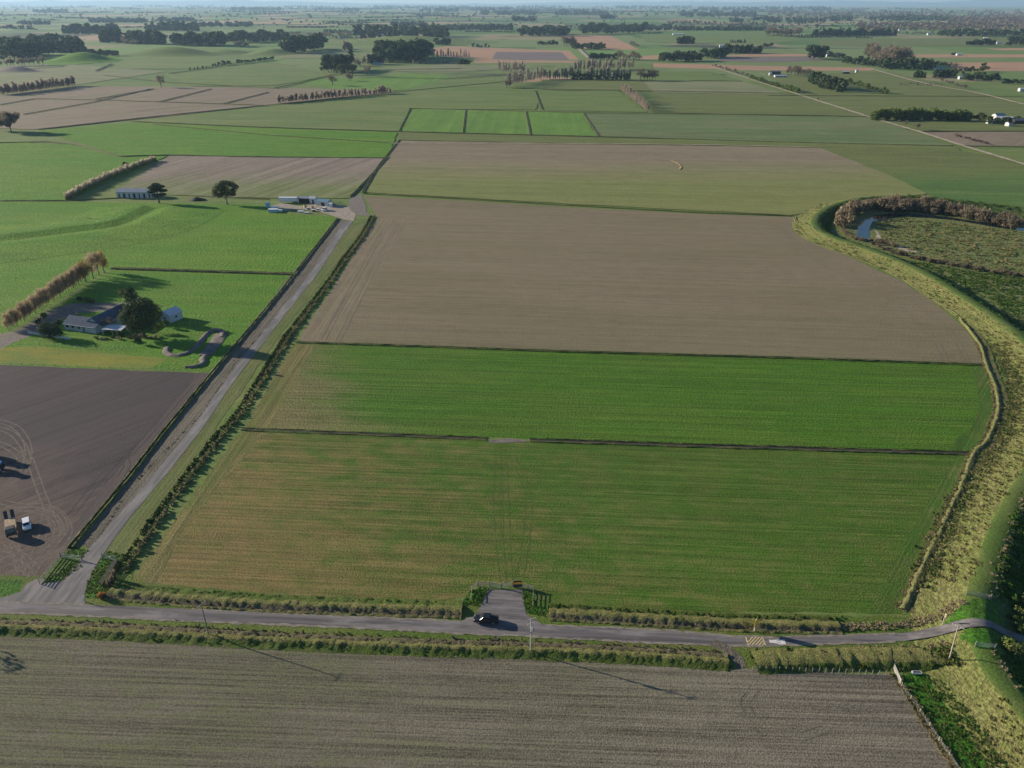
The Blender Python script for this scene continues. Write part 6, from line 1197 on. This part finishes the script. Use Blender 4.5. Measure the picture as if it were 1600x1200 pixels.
far_house('white speck of a house under the far hill woods', 689, 48, 24, 14, 9, 4, w_, M['roofw'], name='house', cat='house', win=1); far_house('pale glasshouse block in the far central pasture', 1060, 55, 60, 20, 5, 3, w_, M['roofw'], win=0); far_house('pale roofed shed on the far right peach strip', 1499, 87, 16, 10, 4, 2, b_, M['roofw'], win=0, name='shed', cat='shed'); far_house('dark hedge side barn on the far right peach strip', 1491, 86, 18, 8, 4, 2, dk, M['roofb'], win=0, name='barn', cat='barn')
for i, (x, y) in enumerate([(1508, 50), (1540, 62), (1561, 69), (1573, 51), (1407, 48), (1452, 55), (1345, 30), (1380, 40), (1590, 30), (1560, 28), (300, 44), (450, 57), (534, 60), (1128, 74)]):
    far_house('tiny pale far off house among the distant woods', x, y, 18, 12, 6, 3, w_, M['roofw'] if i % 2 else M['roofg'], R_(-.4, .4), name='distant_house', cat='house', win=0, group='tiny far off houses')
# livestock
def cow_mesh(name, mat, s=1.0):
    V, F, b = [], [], 0; m = MB()
    ring = [(-.95, .30, .95, .25), (-.8, .36, .92, .36), (-.2, .40, .88, .42), (.4, .38, .90, .40), (.8, .32, 1.0, .36), (1.05, .18, 1.2, .22), (1.3, .14, 1.38, .17), (1.42, .13, 1.36, .15), (1.72, .08, 1.18, .09)]
    n = 8
    for x, ry, z, rz in ring: V += [(x*s, cos(a)*ry*s, (z+sin(a)*rz)*s) for a in np.arange(n)*2*pi/n]
    F = [(k*n+i, k*n+(i+1) % n, (k+1)*n+(i+1) % n, (k+1)*n+i) for k in range(len(ring)-1) for i in range(n)]+[tuple(range(n))[::-1], tuple((len(ring)-1)*n+i for i in range(n))]
    m.add(V, F)
    for x, y in ((.75, .2), (.72, -.2), (-.72, .2), (-.78, -.2)):
        m.tube((x*s, y*s, .75*s), ((x-.04)*s, y*s, .38*s), .10*s, .06*s, 6); m.tube(((x-.04)*s, y*s, .38*s), (x*s, y*s, -.02), .055*s, .05*s, 6)
    m.tube((-.95*s, 0, 1.05*s), (-1.08*s, 0, .45*s), .03*s, .03*s, 5)
    for y in (-.2, .2): m.box((1.36*s, y*s, 1.46*s), (.06*s, .18*s, .08*s))
    o = m.build(name, mat); COL.objects.unlink(o); return o
cow0, sheep0 = cow_mesh('cow', M['cowb']), cow_mesh('sheep', M['wool'], .62)
def herd(o0, n, fn, label, cat, group, z=.7):
    for i in range(n):
        x, y = fn(); p = G(x, y); o = o0.copy(); COL.objects.link(o); o.location = (p[0], p[1], z); o.rotation_euler = (0, 0, R_(0, 6.28)); tag(o, label, cat, group)
def f(): x = random.betavariate(2.2, 2.2)*62+1488; return (x, 212+(x-1488)*.26+R_(-1.6, 1.6))
herd(cow0, 52, f, 'dark brown cow in the herd strung along the right brown paddock', 'cow', 'herd in the right brown paddock')
herd(cow0, 40, lambda: (R_(1405, 1475), R_(130.5, 134.5)), 'dark cow grazing in the far right green paddock', 'cow', 'herd in the far right green paddock'); herd(cow0, 14, lambda: (R_(1112, 1136), R_(117, 118.2)), 'dark cow in the row beyond the pale pasture', 'cow', 'row of cows beyond the pale pasture')
herd(sheep0, 60, lambda: (R_(672, 790), R_(120, 126)), 'pale sheep scattered in the pasture left of the slanting poplars', 'sheep', 'flock left of the slanting poplars')
herd(sheep0, 12, lambda: (R_(1185, 1200), R_(115, 118)), 'pale sheep beside the white roofed shed paddock', 'sheep', 'flock beside the white roofed shed')

# ------------------------------------------------------------------ air
def haze():
    X, z0, z1 = 50000, -1.0, 620.0
    m = MB().box((0, 0, (z0+z1)/2), (2*X, 2*X, z1-z0)); o = m.build('haze', HZ()); tag(o, 'thin blue haze over the far plain', 'haze', kind='stuff')
def HZ():
    m = bpy.data.materials.new('air_haze'); m.use_nodes = True; t = m.node_tree; t.nodes.remove(t.nodes['Principled BSDF'])
    v = t.nodes.new('ShaderNodeVolumePrincipled'); v.inputs['Color'].default_value = (.46, .72, 1.0, 1); v.inputs['Density'].default_value = 3.9e-5; v.inputs['Anisotropy'].default_value = 0.2
    t.links.new(v.outputs[0], [n for n in t.nodes if n.type == 'OUTPUT_MATERIAL'][0].inputs['Volume']); return m
haze()
